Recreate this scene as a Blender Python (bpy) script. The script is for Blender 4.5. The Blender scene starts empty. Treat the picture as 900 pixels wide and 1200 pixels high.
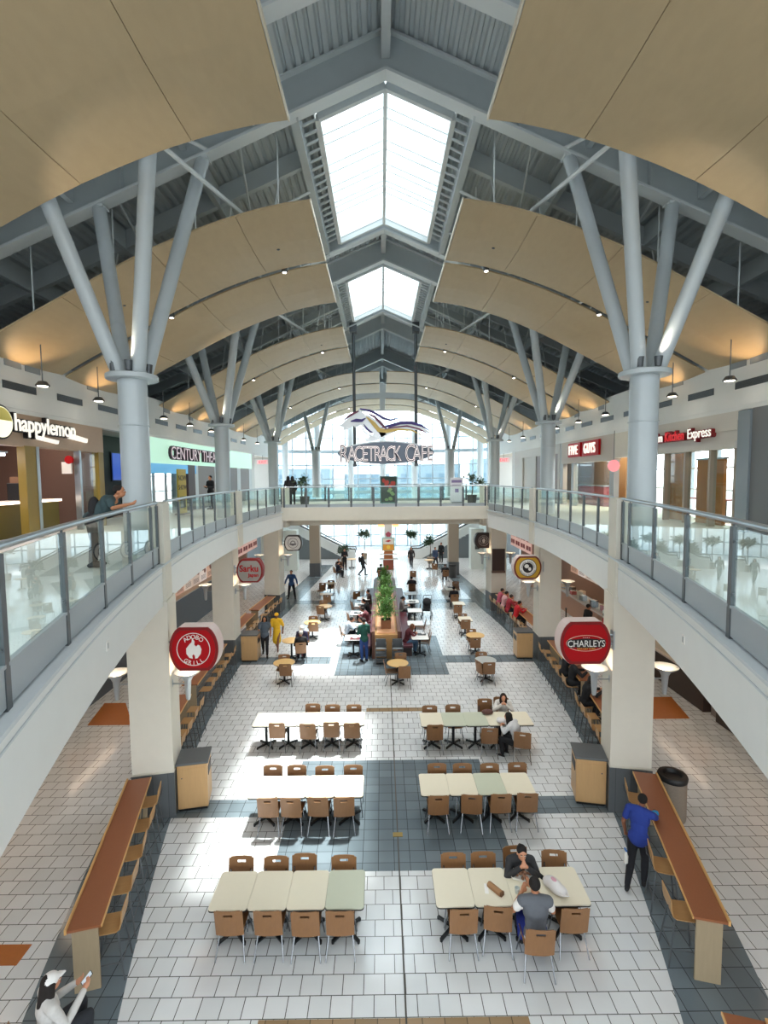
import bpy, bmesh, math, random
from mathutils import Vector, Matrix, Euler
R = math.radians
random.seed(7)
SC = bpy.context.scene
COL = SC.collection

# ------------------------------------------------------------------ camera
F, PITCH, PSI, ROLL, H, CX = 589.2, 0.0700338, -0.0053197, -0.0088075, 7.39, -0.189
fw = Vector((-math.sin(PSI)*math.cos(PITCH), math.cos(PSI)*math.cos(PITCH), -math.sin(PITCH)))
rt0 = Vector((math.cos(PSI), math.sin(PSI), 0))
up0 = rt0.cross(fw)
rt = rt0*math.cos(ROLL) + up0*math.sin(ROLL)
up = rt.cross(fw)
def at(x, y, Z=None, Y=None, X=None):
    """a point of the photograph taken back to a known height, depth or side plane"""
    r = fw + rt*((x-450)/F) - up*((y-600)/F)
    t = (Z-H)/r.z if Z is not None else Y/r.y if Y is not None else (X-CX)/r.x
    return Vector((CX+t*r.x, t*r.y, H+t*r.z))
cam = bpy.data.cameras.new('camera'); co = bpy.data.objects.new('camera', cam); COL.objects.link(co)
co.matrix_world = Matrix(((rt.x, up.x, -fw.x, CX), (rt.y, up.y, -fw.y, 0), (rt.z, up.z, -fw.z, H), (0, 0, 0, 1)))
cam.sensor_fit = 'HORIZONTAL'; cam.sensor_width = 36; cam.lens = 36*F/900
cam.clip_start = 0.05; cam.clip_end = 400
SC.camera = co

# ------------------------------------------------------------------ materials
def lin(h):
    if isinstance(h, str):
        c = [int(h[i:i+2], 16)/255 for i in (0, 2, 4)]
        return tuple(((v+.055)/1.055)**2.4 if v > .04045 else v/12.92 for v in c)
    return h
MATS = {}
def mat(name, col, rough=.5, metal=0, noise=0, nscale=12, emit=0, spec=.5, bump=0, stretch=None):
    if name in MATS: return MATS[name]
    m = bpy.data.materials.new(name); m.use_nodes = True
    nt = m.node_tree; b = nt.nodes['Principled BSDF']
    c = lin(col)
    b.inputs['Base Color'].default_value = (*c, 1); b.inputs['Roughness'].default_value = rough
    b.inputs['Metallic'].default_value = metal; b.inputs['Specular IOR Level'].default_value = spec
    if noise or bump:
        tc = nt.nodes.new('ShaderNodeTexCoord'); n = nt.nodes.new('ShaderNodeTexNoise')
        n.inputs['Scale'].default_value = nscale; n.inputs['Detail'].default_value = 4
        mp = nt.nodes.new('ShaderNodeMapping'); nt.links.new(tc.outputs['Object'], mp.inputs[0])
        if stretch: mp.inputs['Scale'].default_value = stretch
        nt.links.new(mp.outputs[0], n.inputs['Vector'])
        if noise:
            r = nt.nodes.new('ShaderNodeMix'); r.data_type = 'RGBA'
            r.inputs[6].default_value = (*[v*(1-noise) for v in c], 1)
            r.inputs[7].default_value = (*[min(1, v*(1+noise)) for v in c], 1)
            nt.links.new(n.outputs['Fac'], r.inputs[0]); nt.links.new(r.outputs[2], b.inputs['Base Color'])
        if bump:
            bp = nt.nodes.new('ShaderNodeBump'); bp.inputs['Strength'].default_value = bump; bp.inputs['Distance'].default_value = .01
            nt.links.new(n.outputs['Fac'], bp.inputs['Height']); nt.links.new(bp.outputs[0], b.inputs['Normal'])
    if emit:
        b.inputs['Emission Color'].default_value = (*c, 1); b.inputs['Emission Strength'].default_value = emit
    MATS[name] = m; return m
def tile(name, c1, c2, grout, offset, rough=.16, w=.305, mort=.006, loc=(0, 0, 0)):
    m = bpy.data.materials.new(name); m.use_nodes = True; nt = m.node_tree; b = nt.nodes['Principled BSDF']
    tc = nt.nodes.new('ShaderNodeTexCoord'); mp = nt.nodes.new('ShaderNodeMapping'); br = nt.nodes.new('ShaderNodeTexBrick')
    mp.inputs['Location'].default_value = loc
    nt.links.new(tc.outputs['Object'], mp.inputs[0]); nt.links.new(mp.outputs[0], br.inputs['Vector'])
    br.offset = offset; br.squash = 1; br.inputs['Scale'].default_value = 1
    br.inputs['Color1'].default_value = (*lin(c1), 1); br.inputs['Color2'].default_value = (*lin(c2), 1); br.inputs['Mortar'].default_value = (*lin(grout), 1)
    br.inputs['Mortar Size'].default_value = mort; br.inputs['Brick Width'].default_value = w; br.inputs['Row Height'].default_value = w
    br.inputs['Mortar Smooth'].default_value = 0; br.inputs['Bias'].default_value = 0
    n = nt.nodes.new('ShaderNodeTexNoise'); n.inputs['Scale'].default_value = 1.7; n.inputs['Detail'].default_value = 5
    nt.links.new(tc.outputs['Object'], n.inputs['Vector'])
    mr = nt.nodes.new('ShaderNodeMapRange'); mr.inputs[3].default_value = .9; mr.inputs[4].default_value = 1.06
    nt.links.new(n.outputs['Fac'], mr.inputs[0])
    mx = nt.nodes.new('ShaderNodeMix'); mx.data_type = 'RGBA'; mx.blend_type = 'MULTIPLY'; mx.inputs[0].default_value = 1
    nt.links.new(br.outputs['Color'], mx.inputs[6]); nt.links.new(mr.outputs[0], mx.inputs[7])
    nt.links.new(mx.outputs[2], b.inputs['Base Color']); b.inputs['Roughness'].default_value = rough
    MATS[name] = m; return m
def glass(name, tint, ior=1.5, rough=0.0, refl=1.0):
    m = bpy.data.materials.new(name); m.use_nodes = True; nt = m.node_tree
    nt.nodes.clear(); o = nt.nodes.new('ShaderNodeOutputMaterial'); t = nt.nodes.new('ShaderNodeBsdfTransparent'); g = nt.nodes.new('ShaderNodeBsdfGlossy')
    f = nt.nodes.new('ShaderNodeFresnel'); mx = nt.nodes.new('ShaderNodeMixShader')
    t.inputs[0].default_value = (*tint, 1); g.inputs['Roughness'].default_value = rough; g.inputs[0].default_value = (refl, refl, refl, 1); f.inputs[0].default_value = ior
    ge = nt.nodes.new('ShaderNodeNewGeometry'); mm = nt.nodes.new('ShaderNodeMath'); mm.operation = 'SUBTRACT'; mm.inputs[0].default_value = 1; ml = nt.nodes.new('ShaderNodeMath'); ml.operation = 'MULTIPLY'
    nt.links.new(ge.outputs['Backfacing'], mm.inputs[1]); nt.links.new(mm.outputs[0], ml.inputs[0]); nt.links.new(f.outputs[0], ml.inputs[1])   # reflect once, at the outer face
    nt.links.new(ml.outputs[0], mx.inputs[0]); nt.links.new(t.outputs[0], mx.inputs[1]); nt.links.new(g.outputs[0], mx.inputs[2]); nt.links.new(mx.outputs[0], o.inputs[0])
    MATS[name] = m; return m
def diffuser(name, tint, trans):
    """milky skylight sheet: part of the daylight goes straight through, the rest is scattered"""
    m = bpy.data.materials.new(name); m.use_nodes = True; nt = m.node_tree
    nt.nodes.clear(); o = nt.nodes.new('ShaderNodeOutputMaterial'); t = nt.nodes.new('ShaderNodeBsdfTransparent'); g = nt.nodes.new('ShaderNodeBsdfTranslucent'); mx = nt.nodes.new('ShaderNodeMixShader')
    t.inputs[0].default_value = (*tint, 1); g.inputs[0].default_value = (*tint, 1); mx.inputs[0].default_value = 1-trans
    nt.links.new(t.outputs[0], mx.inputs[1]); nt.links.new(g.outputs[0], mx.inputs[2]); nt.links.new(mx.outputs[0], o.inputs[0])
    MATS[name] = m; return m

M_tile = tile('floor tile', 'dcdfe1', 'd1d5d7', '51534f', .5, rough=.11, loc=(.05, .02, 0))
M_dark = tile('dark slate tile', '717d84', '636f76', '3b4245', 0)
M_tan = tile('tan accent tile', '9b8263', '8d7657', '5d5040', 0)
M_orange = mat('orange floor inlay', 'a8642f', .25, noise=.1)
M_white = mat('white paint', 'dfe2e1', .55, noise=.03, nscale=3)
M_cream = mat('cream wall paint', 'd6d2c6', .6, noise=.04, nscale=4)
M_col = mat('pale grey column paint', 'b4bec3', .35, noise=.03, nscale=5)
M_steel = mat('grey roof steel paint', 'bac4c9', .5, noise=.05, nscale=3)
M_flange = mat('light roof steel paint', 'd0d8db', .45)
M_deck = mat('corrugated deck grey', 'b7c1c6', .55, noise=.08, nscale=2)
M_panel = mat('maple ceiling panel', 'ab9877', .5, noise=.07, nscale=7, stretch=(1, .4, 1))
M_edge = mat('panel edge', 'dcd5c4', .5)
M_alu = mat('brushed aluminium', 'aab2b8', .32, metal=.85)
M_dsteel = mat('dark metal', '5b6064', .4, metal=.6)
M_chrome = mat('chrome', '979ba0', .25, metal=1)
M_black = mat('black plastic', '17181a', .45)
M_iron = mat('black table iron', '1d1f22', .4, metal=.3)
M_ply = mat('chair plywood', '87603d', .4, noise=.13, nscale=9, stretch=(4, 4, .5))
M_plyedge = mat('stool plywood', 'b48c5c', .4, noise=.1, nscale=9, stretch=(3, .5, 3))
M_ivory = mat('ivory laminate', 'e2dbc6', .3, noise=.02)
M_sage = mat('sage laminate', 'c1c6b2', .3, noise=.02)
M_tantop = mat('honey laminate', 'd8b273', .3, noise=.05)
M_counter = mat('orange brown laminate', '91593a', .32, noise=.08, nscale=30)
M_counteredge = mat('counter edge wood', 'd0a468', .4)
M_endpanel = mat('weathered oak panel', 'a08f74', .5, noise=.1, nscale=6, stretch=(5, 5, .6))
M_oak = mat('bin oak laminate', 'c9a271', .4, noise=.08, nscale=6, stretch=(5, 5, .5))
M_bintop = mat('dark grey laminate', '55595c', .3)
M_glass = glass('balustrade glass', (.9, .97, .95), 1.62)
M_win = glass('window glass', (.27, .335, .36), 1.45)
M_shop = glass('shop glass', (.9, .95, .95), 1.5)
M_sky = diffuser('milky skylight sheet', (.8, .86, .88), .9)
M_mull = mat('white mullion', 'b9c8d2', .4)
M_skin = mat('skin light', 'c98f70', .5); M_skin2 = mat('skin brown', '7d4f38', .5); M_skin3 = mat('skin tan', 'b37a58', .5)
def cloth(h): return mat('cloth '+h, h, .85, noise=.1, nscale=25)
def paint(h, r=.4): return mat('paint '+h, h, r)

# ------------------------------------------------------------------ mesh helpers
class MB:
    def __init__(s): s.v = []; s.f = []
    def add(s, vs, fs, mtx=None):
        n = len(s.v)
        s.v += [tuple(mtx @ Vector(p)) if mtx is not None else tuple(p) for p in vs]
        s.f += [tuple(i+n for i in f) for f in fs]; return s
    def box(s, cx, cy, cz, sx, sy, sz, rz=0, mtx=None):
        x, y, z = sx/2, sy/2, sz/2
        c, sn = math.cos(rz), math.sin(rz)
        vs = [(cx+c*a-sn*b, cy+sn*a+c*b, cz+d) for a, b, d in ((-x,-y,-z),(x,-y,-z),(x,y,-z),(-x,y,-z),(-x,-y,z),(x,-y,z),(x,y,z),(-x,y,z))]
        return s.add(vs, [(0,3,2,1),(4,5,6,7),(0,1,5,4),(1,2,6,5),(2,3,7,6),(3,0,4,7)], mtx)
    def bb(s, x0, x1, y0, y1, z0, z1): return s.box((x0+x1)/2, (y0+y1)/2, (z0+z1)/2, abs(x1-x0), abs(y1-y0), abs(z1-z0))
    def beam(s, p0, p1, w, h, upv=(0, 0, 1)):
        p0, p1 = Vector(p0), Vector(p1); d = (p1-p0).normalized(); u = Vector(upv); sd = d.cross(u)
        if sd.length < 1e-4: sd = d.cross(Vector((1, 0, 0)))
        sd.normalize(); u = sd.cross(d)
        vs = [p+sd*a*w/2+u*b*h/2 for p in (p0, p1) for a, b in ((-1,-1),(1,-1),(1,1),(-1,1))]
        return s.add(vs, [(3,2,1,0),(4,5,6,7),(0,1,5,4),(1,2,6,5),(2,3,7,6),(3,0,4,7)])
    def tube(s, pts, r, n=8, caps=True):
        pts = [Vector(p) for p in pts]; rs = r if isinstance(r, (list, tuple)) else [r]*len(pts)
        rings = []; prev = None
        for i, p in enumerate(pts):
            d = (pts[min(i+1, len(pts)-1)]-pts[max(i-1, 0)]).normalized()
            a = prev if prev is not None else (Vector((0, 0, 1)) if abs(d.z) < .9 else Vector((1, 0, 0)))
            sd = d.cross(a).normalized(); u = sd.cross(d).normalized(); prev = u
            rings.append([p+(sd*math.cos(t)+u*math.sin(t))*rs[i] for t in [2*math.pi*k/n for k in range(n)]])
        vs = [q for g in rings for q in g]; fs = []
        for i in range(len(pts)-1):
            for k in range(n): fs.append((i*n+k, i*n+(k+1)%n, (i+1)*n+(k+1)%n, (i+1)*n+k))
        if caps: fs += [tuple(range(n-1, -1, -1)), tuple(range((len(pts)-1)*n, len(pts)*n))]
        return s.add(vs, fs)
    def lathe(s, prof, n=16, c=(0, 0), sx=1, sy=1):
        vs = []; fs = []
        for r, z in prof: vs += [(c[0]+sx*r*math.cos(2*math.pi*k/n), c[1]+sy*r*math.sin(2*math.pi*k/n), z) for k in range(n)]
        for i in range(len(prof)-1):
            for k in range(n): fs.append((i*n+k, i*n+(k+1)%n, (i+1)*n+(k+1)%n, (i+1)*n+k))
        fs += [tuple(range(n-1, -1, -1)), tuple(range((len(prof)-1)*n, len(prof)*n))]
        return s.add(vs, fs)
    def prism(s, poly, a, b, axis='z', mtx=None):
        """polygon extruded from a to b along z, or in the x-z plane along y, or the y-z plane along x"""
        mk = {'z': lambda p, t: (p[0], p[1], t), 'y': lambda p, t: (p[0], t, p[1]), 'x': lambda p, t: (t, p[0], p[1])}[axis]
        n = len(poly); ar = sum(poly[i][0]*poly[(i+1)%n][1]-poly[(i+1)%n][0]*poly[i][1] for i in range(n))
        if (ar < 0) != (axis == 'y'): poly = poly[::-1]
        vs = [mk(p, a) for p in poly]+[mk(p, b) for p in poly]
        if b < a: vs = vs[n:]+vs[:n]
        fs = [tuple(range(n-1, -1, -1)), tuple(range(n, 2*n))]+[(i, (i+1)%n, n+(i+1)%n, n+i) for i in range(n)]
        return s.add(vs, fs, mtx)
    def sphere(s, c, r, n=10, m=6, rot=None):
        r = r if isinstance(r, (tuple, list)) else (r, r, r); vs = []; fs = []
        for i in range(m+1):
            t = math.pi*i/m
            for k in range(n):
                p = Vector((r[0]*math.sin(t)*math.cos(2*math.pi*k/n), r[1]*math.sin(t)*math.sin(2*math.pi*k/n), -r[2]*math.cos(t)))
                if rot: p = rot @ p
                vs.append(p+Vector(c))
        for i in range(m):
            for k in range(n): fs.append((i*n+k, i*n+(k+1)%n, (i+1)*n+(k+1)%n, (i+1)*n+k))
        return s.add(vs, fs)
    def ribbon(s, pts, y0, y1):
        """flat curved band in the x-z plane: pts = (x, z, half width)"""
        L = []; Rr = []
        for i, (x, z, w) in enumerate(pts):
            a = pts[max(i-1, 0)]; b = pts[min(i+1, len(pts)-1)]
            d = Vector((b[0]-a[0], b[1]-a[1])).normalized(); nrm = Vector((-d.y, d.x))
            L.append((x+nrm.x*w, z+nrm.y*w)); Rr.append((x-nrm.x*w, z-nrm.y*w))
        for i in range(len(pts)-1): s.prism([L[i], L[i+1], Rr[i+1], Rr[i]], y0, y1, 'y')
        return s
    def mesh(s, name, smooth=False, weld=False):
        me = bpy.data.meshes.new(name); me.from_pydata(s.v, [], s.f)
        if weld or smooth:
            bm = bmesh.new(); bm.from_mesh(me); bmesh.ops.remove_doubles(bm, verts=bm.verts, dist=1e-5); bmesh.ops.recalc_face_normals(bm, faces=bm.faces); bm.to_mesh(me); bm.free()
        me.update()
        if smooth:
            me.polygons.foreach_set('use_smooth', [True]*len(me.polygons))
            try: me.set_sharp_from_angle(angle=R(38))
            except Exception: pass
        return me
    def build(s, name, m, parent=None, smooth=False, bevel=0, loc=None, rz=0):
        me = s.mesh(name, smooth); me.materials.append(m)
        return link(name, me, parent, loc, rz, bevel)
def pieces(mb):
    """the unconnected pieces of a collected mesh, one collector each"""
    n = len(mb.v); par = list(range(n))
    def fnd(i):
        while par[i] != i: par[i] = par[par[i]]; i = par[i]
        return i
    for f in mb.f:
        for j in f[1:]: par[fnd(j)] = fnd(f[0])
    groups = {}
    for f in mb.f: groups.setdefault(fnd(f[0]), []).append(f)
    out = []
    for fs in groups.values():
        ids = sorted({i for f in fs for i in f}); m = {i: k for k, i in enumerate(ids)}
        q = MB(); q.v = [mb.v[i] for i in ids]; q.f = [tuple(m[i] for i in f) for f in fs]; out.append(q)
    return out
def link(name, me, parent=None, loc=None, rz=0, bevel=0):
    o = bpy.data.objects.new(name, me); COL.objects.link(o)
    if parent: o.parent = parent
    if loc is not None: o.location = loc
    if rz: o.rotation_euler.z = rz
    if bevel:
        b = o.modifiers.new('bevel', 'BEVEL'); b.width = bevel; b.segments = 2; b.limit_method = 'ANGLE'
    return o
def tag(o, label, cat, group=None, kind=None):
    if label: o['label'] = label
    if cat: o['category'] = cat
    if group: o['group'] = group
    if kind: o['kind'] = kind
    return o
def thing(name, label, cat, loc=(0, 0, 0), rz=0, group=None):
    o = bpy.data.objects.new(name, None); COL.objects.link(o); o.location = loc; o.rotation_euler.z = rz
    o.empty_display_size = .1
    return tag(o, label, cat, group)
def struct(name, mb, m, label=None, **k):
    o = mb.build(name, m, **k); o['kind'] = 'structure'
    if label: o['label'] = label; o['category'] = name.split('_')[0]
    return o
KIDS = {}
def dup(root, loc, rz, label, group=None):
    """copy a thing with copies of its parts and sub-parts"""
    r = root.copy(); COL.objects.link(r); r.location = loc; r.rotation_euler.z = rz
    if label: r['label'] = label
    if group: r['group'] = group
    def rec(a, b):
        for ch in KIDS.setdefault(a.name, [c for c in COL.objects if c.parent == a]):
            c = ch.copy(); COL.objects.link(c); c.parent = b; rec(ch, c)
    rec(root, r); return r
def text_mesh(s, size, ext=.01, font_shear=0, spacing=1, offset=0):
    c = bpy.data.curves.new('t', 'FONT'); c.body = s; c.size = size; c.extrude = ext; c.align_x = 'CENTER'; c.shear = font_shear
    c.space_character = spacing; c.offset = offset; c.resolution_u = 3
    o = bpy.data.objects.new('t', c); COL.objects.link(o); dg = bpy.context.evaluated_depsgraph_get()
    me = bpy.data.meshes.new_from_object(o.evaluated_get(dg)); bpy.data.objects.remove(o); bpy.data.curves.remove(c); return me
def mesh_data(me): return [tuple(v.co) for v in me.vertices], [tuple(p.vertices) for p in me.polygons]
def text(name, s, size, m, parent, mtx, ext=.01, sx=1, **k):
    """lettering that stands in the x-z plane of its parent, facing -y, then moved by mtx"""
    vs, fs = mesh_data(text_mesh(s, size, ext, **k)); mb = MB()
    mb.add(vs, fs, mtx @ Matrix.Rotation(R(90), 4, 'X') @ Matrix.Diagonal((sx, 1, 1, 1))); return mb.build(name, m, parent)
def arc_text(name, s, size, rad, mid, m, parent, c, ext=.008, step=11, flip=False):
    mb = MB()
    for i, chh in enumerate(s):
        if chh == ' ': continue
        a = mid+(i-(len(s)-1)/2)*step*(-1 if not flip else 1)
        vs, fs = mesh_data(text_mesh(chh, size, ext))
        t = Matrix.Translation(c) @ Matrix.Rotation(-R(a), 4, 'Y') @ Matrix.Translation((rad, 0, 0)) @ Matrix.Rotation(R(90 if flip else -90)*-1, 4, 'Y') @ Matrix.Translation((0, 0, -size*.35)) @ Matrix.Rotation(R(90), 4, 'X')
        mb.add(vs, fs, t)
    return mb.build(name, m, parent)
T = Matrix.Translation

# ------------------------------------------------------------------ plan curves
def fx(y): return 5.83-.0099*(y-20.5)**2            # inner face of the balconies, half width at depth y
def fang(y): return math.atan(-2*.0099*(y-20.5))    # lean of that face from the long axis
WALL = 9.7; UF = 5.8; SOF = 4.68; RAIL = 6.88; SLOPE = .433
ZF = 16.43                                          # underside of the rafters at the ridge
def zf(x): return ZF-SLOPE*abs(x)
FR = [9.45, 12.0, 19.24, 21.85, 28.5, 31.6, 39.4, 42.0, 49.0]
def ys(a, b, n): return [a+(b-a)*i/n for i in range(n+1)]
SIDE = ((-1, 'left'), (1, 'right'))

# ------------------------------------------------------------------ setting: floor and inlays
struct('floor', MB().bb(-15, 15, 1.5, 58, -.2, 0), M_tile, 'pale square tile floor of the food court')
def inlay(n, poly, m, lab, z=.004): struct('trim_%d' % n, MB().prism(poly, .0005, z), m, lab)
def rect(x0, x1, y0, y1): return [(x0, y0), (x1, y0), (x1, y1), (x0, y1)]
tn = 1
for a, (x0, x1, y0, y1) in enumerate(((-2.3, 2.3, 8.95, 12.65), (-2.0, 2.3, 18.3, 22.9), (-2.3, 2.3, 27.5, 31))):
    inlay(tn, rect(x0, x1, y0, y1), M_dark, 'dark slate tile square in the middle of the floor'); tn += 1
for y0, y1, xo in ((10.5, 11.1, 5.0), (19.5, 20.3, 6), (29, 29.8, 5.6)):
    for sg in (-1, 1):
        inlay(tn, rect(*sorted((2.3*sg, xo*sg)), y0, y1), M_dark, 'dark slate strip across the floor'); tn += 1
for sg, nm in SIDE:
    Y = ys(2, 27, 25); poly = [(sg*fx(y), y) for y in Y]+[(sg*(fx(y)+1.3), y) for y in Y[::-1]]
    inlay(tn, poly, M_dark, 'dark slate band under the %s stools and counters' % nm, .006); tn += 1
    Y = ys(27, 42, 8); g = lambda y: 5.4-.075*(y-27)
    inlay(tn, [(sg*g(y), y) for y in Y]+[(sg*(g(y)+1.1), y) for y in Y[::-1]], M_dark, 'dark slate band on the far %s floor' % nm, .006); tn += 1
for x0, x1, y0, y1 in ((-1.93, 1.76, 6.15, 6.37), (-.72, 1.2, 15.38, 15.62)):
    inlay(tn, rect(x0, x1, y0, y1), M_tan, 'thin tan tile strip across the middle of the floor', .007); tn += 1
for sg, nm in SIDE:
    inlay(tn, [(sg*7.75, 14.7), (sg*9.1, 14.7), (sg*9.4, 16.2), (sg*8.7, 16.2)], M_orange, 'orange brown floor inlay in the %s aisle' % nm); tn += 1
    inlay(tn, [(sg*7.2, 21.5), (sg*8.6, 21.5), (sg*8.9, 23.2), (sg*7.9, 23.2)], M_orange, 'orange brown floor inlay in the %s aisle, further back' % nm); tn += 1
inlay(tn, rect(-6.9, -5.82, 7.2, 7.55), M_orange, 'orange brown floor inlay by the left front counter'); tn += 1
inlay(tn, rect(.075, .1, 2, 19.8), mat('expansion joint', '43403a', .6), 'dark expansion joint down the middle of the floor', .009); tn += 1
struct('trim_%d' % tn, MB().box(.09, 9.9, .008, .2, .12, .012), mat('brass', '9a8450', .35, metal=.7), 'small brass floor plate on the expansion joint'); tn += 1

# ------------------------------------------------------------------ setting: balconies, bridge, walls
for sg, nm in SIDE:
    Y = ys(-.5, 26.6, 40)
    mb = MB()
    for a, b in zip(Y[:-1], Y[1:]):
        mb.prism([(sg*fx(a), a), (sg*fx(b), b), (sg*14.5, b), (sg*14.5, a)], SOF, UF-.25)
        mb.prism([(sg*(fx(a)+.12), a), (sg*(fx(b)+.12), b), (sg*14.5, b), (sg*14.5, a)], UF-.25, UF)
    mb.bb(sg*5.5, sg*14.5, 26.6, 33.5, SOF, UF)
    mb.bb(sg*7.2, sg*14.5, 33.5, 47, SOF, UF)
    struct('floor_%s_balcony' % nm, mb, M_white, 'white curved balcony slab on the %s' % nm)
    mb = MB()
    for a, b in zip(Y[:-1], Y[1:]):   # ledge that the balustrade stands behind, and the groove below it
        o0, o1 = fx(a)-.07, fx(b)-.07
        mb.prism([(sg*o0, a), (sg*o1, b), (sg*(o1+.2), b), (sg*(o0+.2), a)], UF-.25, UF-.21)
        mb.prism([(sg*(fx(a)-.012), a), (sg*(fx(b)-.012), b), (sg*(fx(b)+.05), b), (sg*(fx(a)+.05), a)], UF-.42, UF-.40)
    struct('trim_%d' % tn, mb, mat('pale grey ledge', 'c3cbd0', .45), 'pale grey ledge along the %s balcony' % nm); tn += 1
mb = MB().bb(-5.5, 5.5, 26.6, 33.5, UF-.7, UF).bb(-5.5, 5.5, 28.4, 33.4, SOF, UF-.7)
struct('floor_bridge', mb, M_cream, 'cream bridge slab crossing the hall between the balconies')
M_wain = tile('slate wainscot tile', '62676a', '5a5f62', '4a4e51', 0, rough=.35)
SQ = [(4.83, 10.47), (6.02, 19.5), (5.7, 27.1)]
for sg, nm in SIDE:
    for k, (x, y) in enumerate(SQ):
        a = -sg*fang(y+.4); c = Vector((sg*(x+.43), y+.43, 0))
        mb = MB().box(c.x, c.y, 1.03+(SOF-1.03)/2+.05, .84, .84, SOF-1.03+.1, a)
        p = Vector((sg*(fx(y+.4)-.03), y+.42, 0))
        mb.box(p.x+sg*.13, p.y, (SOF+RAIL)/2, .3, .62, RAIL-SOF, a)
        mb.box(c.x, c.y, 1.02, .87, .87, .03, a)
        struct('trim_column_%d' % (2*k+(sg > 0)+1), mb, M_cream, 'cream square column carrying the %s balcony, %s' % (nm, ('nearest', 'second from the front', 'at the bridge')[k]))
        struct('trim_wainscot_%d' % (2*k+(sg > 0)+1), MB().box(c.x, c.y, .502, .88, .88, 1.0, a), M_wain, 'slate tile base of the %s square column' % nm)
    struct('trim_column_%d' % (7+(sg > 0)), MB().box(sg*5.18, 37.5, 2.8, .75, .75, 3.6).box(sg*5.18, 37.5, 4.7, .78, .78, .3), mat('taupe column paint', 'a39888', .6), 'taupe square column beyond the bridge on the %s' % nm)
    struct('trim_wainscot_%d' % (7+(sg > 0)), MB().box(sg*5.18, 37.5, .502, .8, .8, 1.0), M_wain, 'slate base of the taupe %s column' % nm)
# upper side walls: the white band with vents, then the clerestory and the roof's outer wall
for sg, nm in SIDE:
    X = sg*WALL; OP = (18.6, 27) if sg > 0 else (27.5, 38)     # the outer windows behind the shops
    mb = MB().bb(X, X+sg*.3, 2, 38, 9.25, 10.75).bb(X+sg*.02, X+sg*.3, 2, 38, 9.13, 9.25)
    mb.bb(X, X+sg*.3, 38, 44, 9.13, 10.75).bb(X, X+sg*.35, 37.2, 38, UF, 9.13)
    struct('wall_%s' % nm, mb, M_white, 'white wall band above the shops on the %s' % nm)
    struct('wall_%s_outer' % nm, MB().bb(sg*13.6, sg*13.8, -.5, OP[0], 0, 12.0).bb(sg*13.6, sg*13.8, OP[1], 38.5, 0, 12.0).bb(sg*13.6, sg*13.8, *OP, 0, UF).bb(sg*13.6, sg*13.8, *OP, 9.3, 12.0), mat('pale blue grey wall', 'a9b3b8', .6), 'grey outer wall on the %s' % nm)
    mb = MB(); yv = 12.9
    for i in range(11):
        mb.bb(X-sg*.012, X+sg*.02, yv, yv+1.25, 9.72, 9.92)
        for q in range(4): mb.bb(X-sg*.02, X-sg*.008, yv+.03, yv+1.22, 9.735+q*.045, 9.75+q*.045)
        yv += 2.15
    struct('trim_%d' % tn, mb, M_dsteel, 'row of dark linear air vents on the %s wall band' % nm); tn += 1
    mb = MB()
    for y0 in (13.0, 13.75, 16.6, 22.4, 25.2): mb.bb(X-sg*.02, X+sg*.01, y0, y0+.6, 10.3, 10.68)
    struct('trim_%d' % tn, mb, mat('grey grille', '8b9398', .6), 'grey square grilles under the ceiling on the %s' % nm); tn += 1
    # roof side strip between band and outer wall
    struct('ceiling_%s_shops' % nm, MB().bb(X+sg*.3, sg*13.6, 2, 46, 9.13, 9.3), mat('shop ceiling', 'b9b2a6', .7), 'ceiling over the %s shops' % nm)

# ------------------------------------------------------------------ setting: roof
DEP = .95
for sg, nm in SIDE:
    # corrugated deck, ribs along the hall; openings are left over the two skylights
    def deckseg(mb, x0, x1, y0, y1):
        n = int(round((x1-x0)/.2)); P = []
        for i in range(n):
            xa = x0+(x1-x0)*i/n; st = (x1-x0)/n
            for fx_, dz in ((0, 0), (.35, 0), (.5, .07), (.85, .07)): P.append((xa+fx_*st, dz))
        P.append((x1, 0))
        vs = [(sg*x, y, ZF+DEP-SLOPE*x+dz) for y in (y0, y1) for x, dz in P]; m = len(P)
        mb.add(vs, [(i, i+1, m+i+1, m+i) for i in range(m-1)])
    mb = MB(); holes = [(12.45, 18.85), (22.3, 28.0)]
    deckseg(mb, 1.7, 13.8, -1, 50)
    last = -1
    for a, b in holes: deckseg(mb, 0, 1.7, last, a); last = b
    deckseg(mb, 0, 1.7, last, 50)
    o = struct('ceiling_%s_deck' % nm, mb, M_deck, 'grey corrugated steel roof deck, %s slope' % nm)
    sd = o.modifiers.new('thick', 'SOLIDIFY'); sd.thickness = .03; sd.offset = 1
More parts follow.
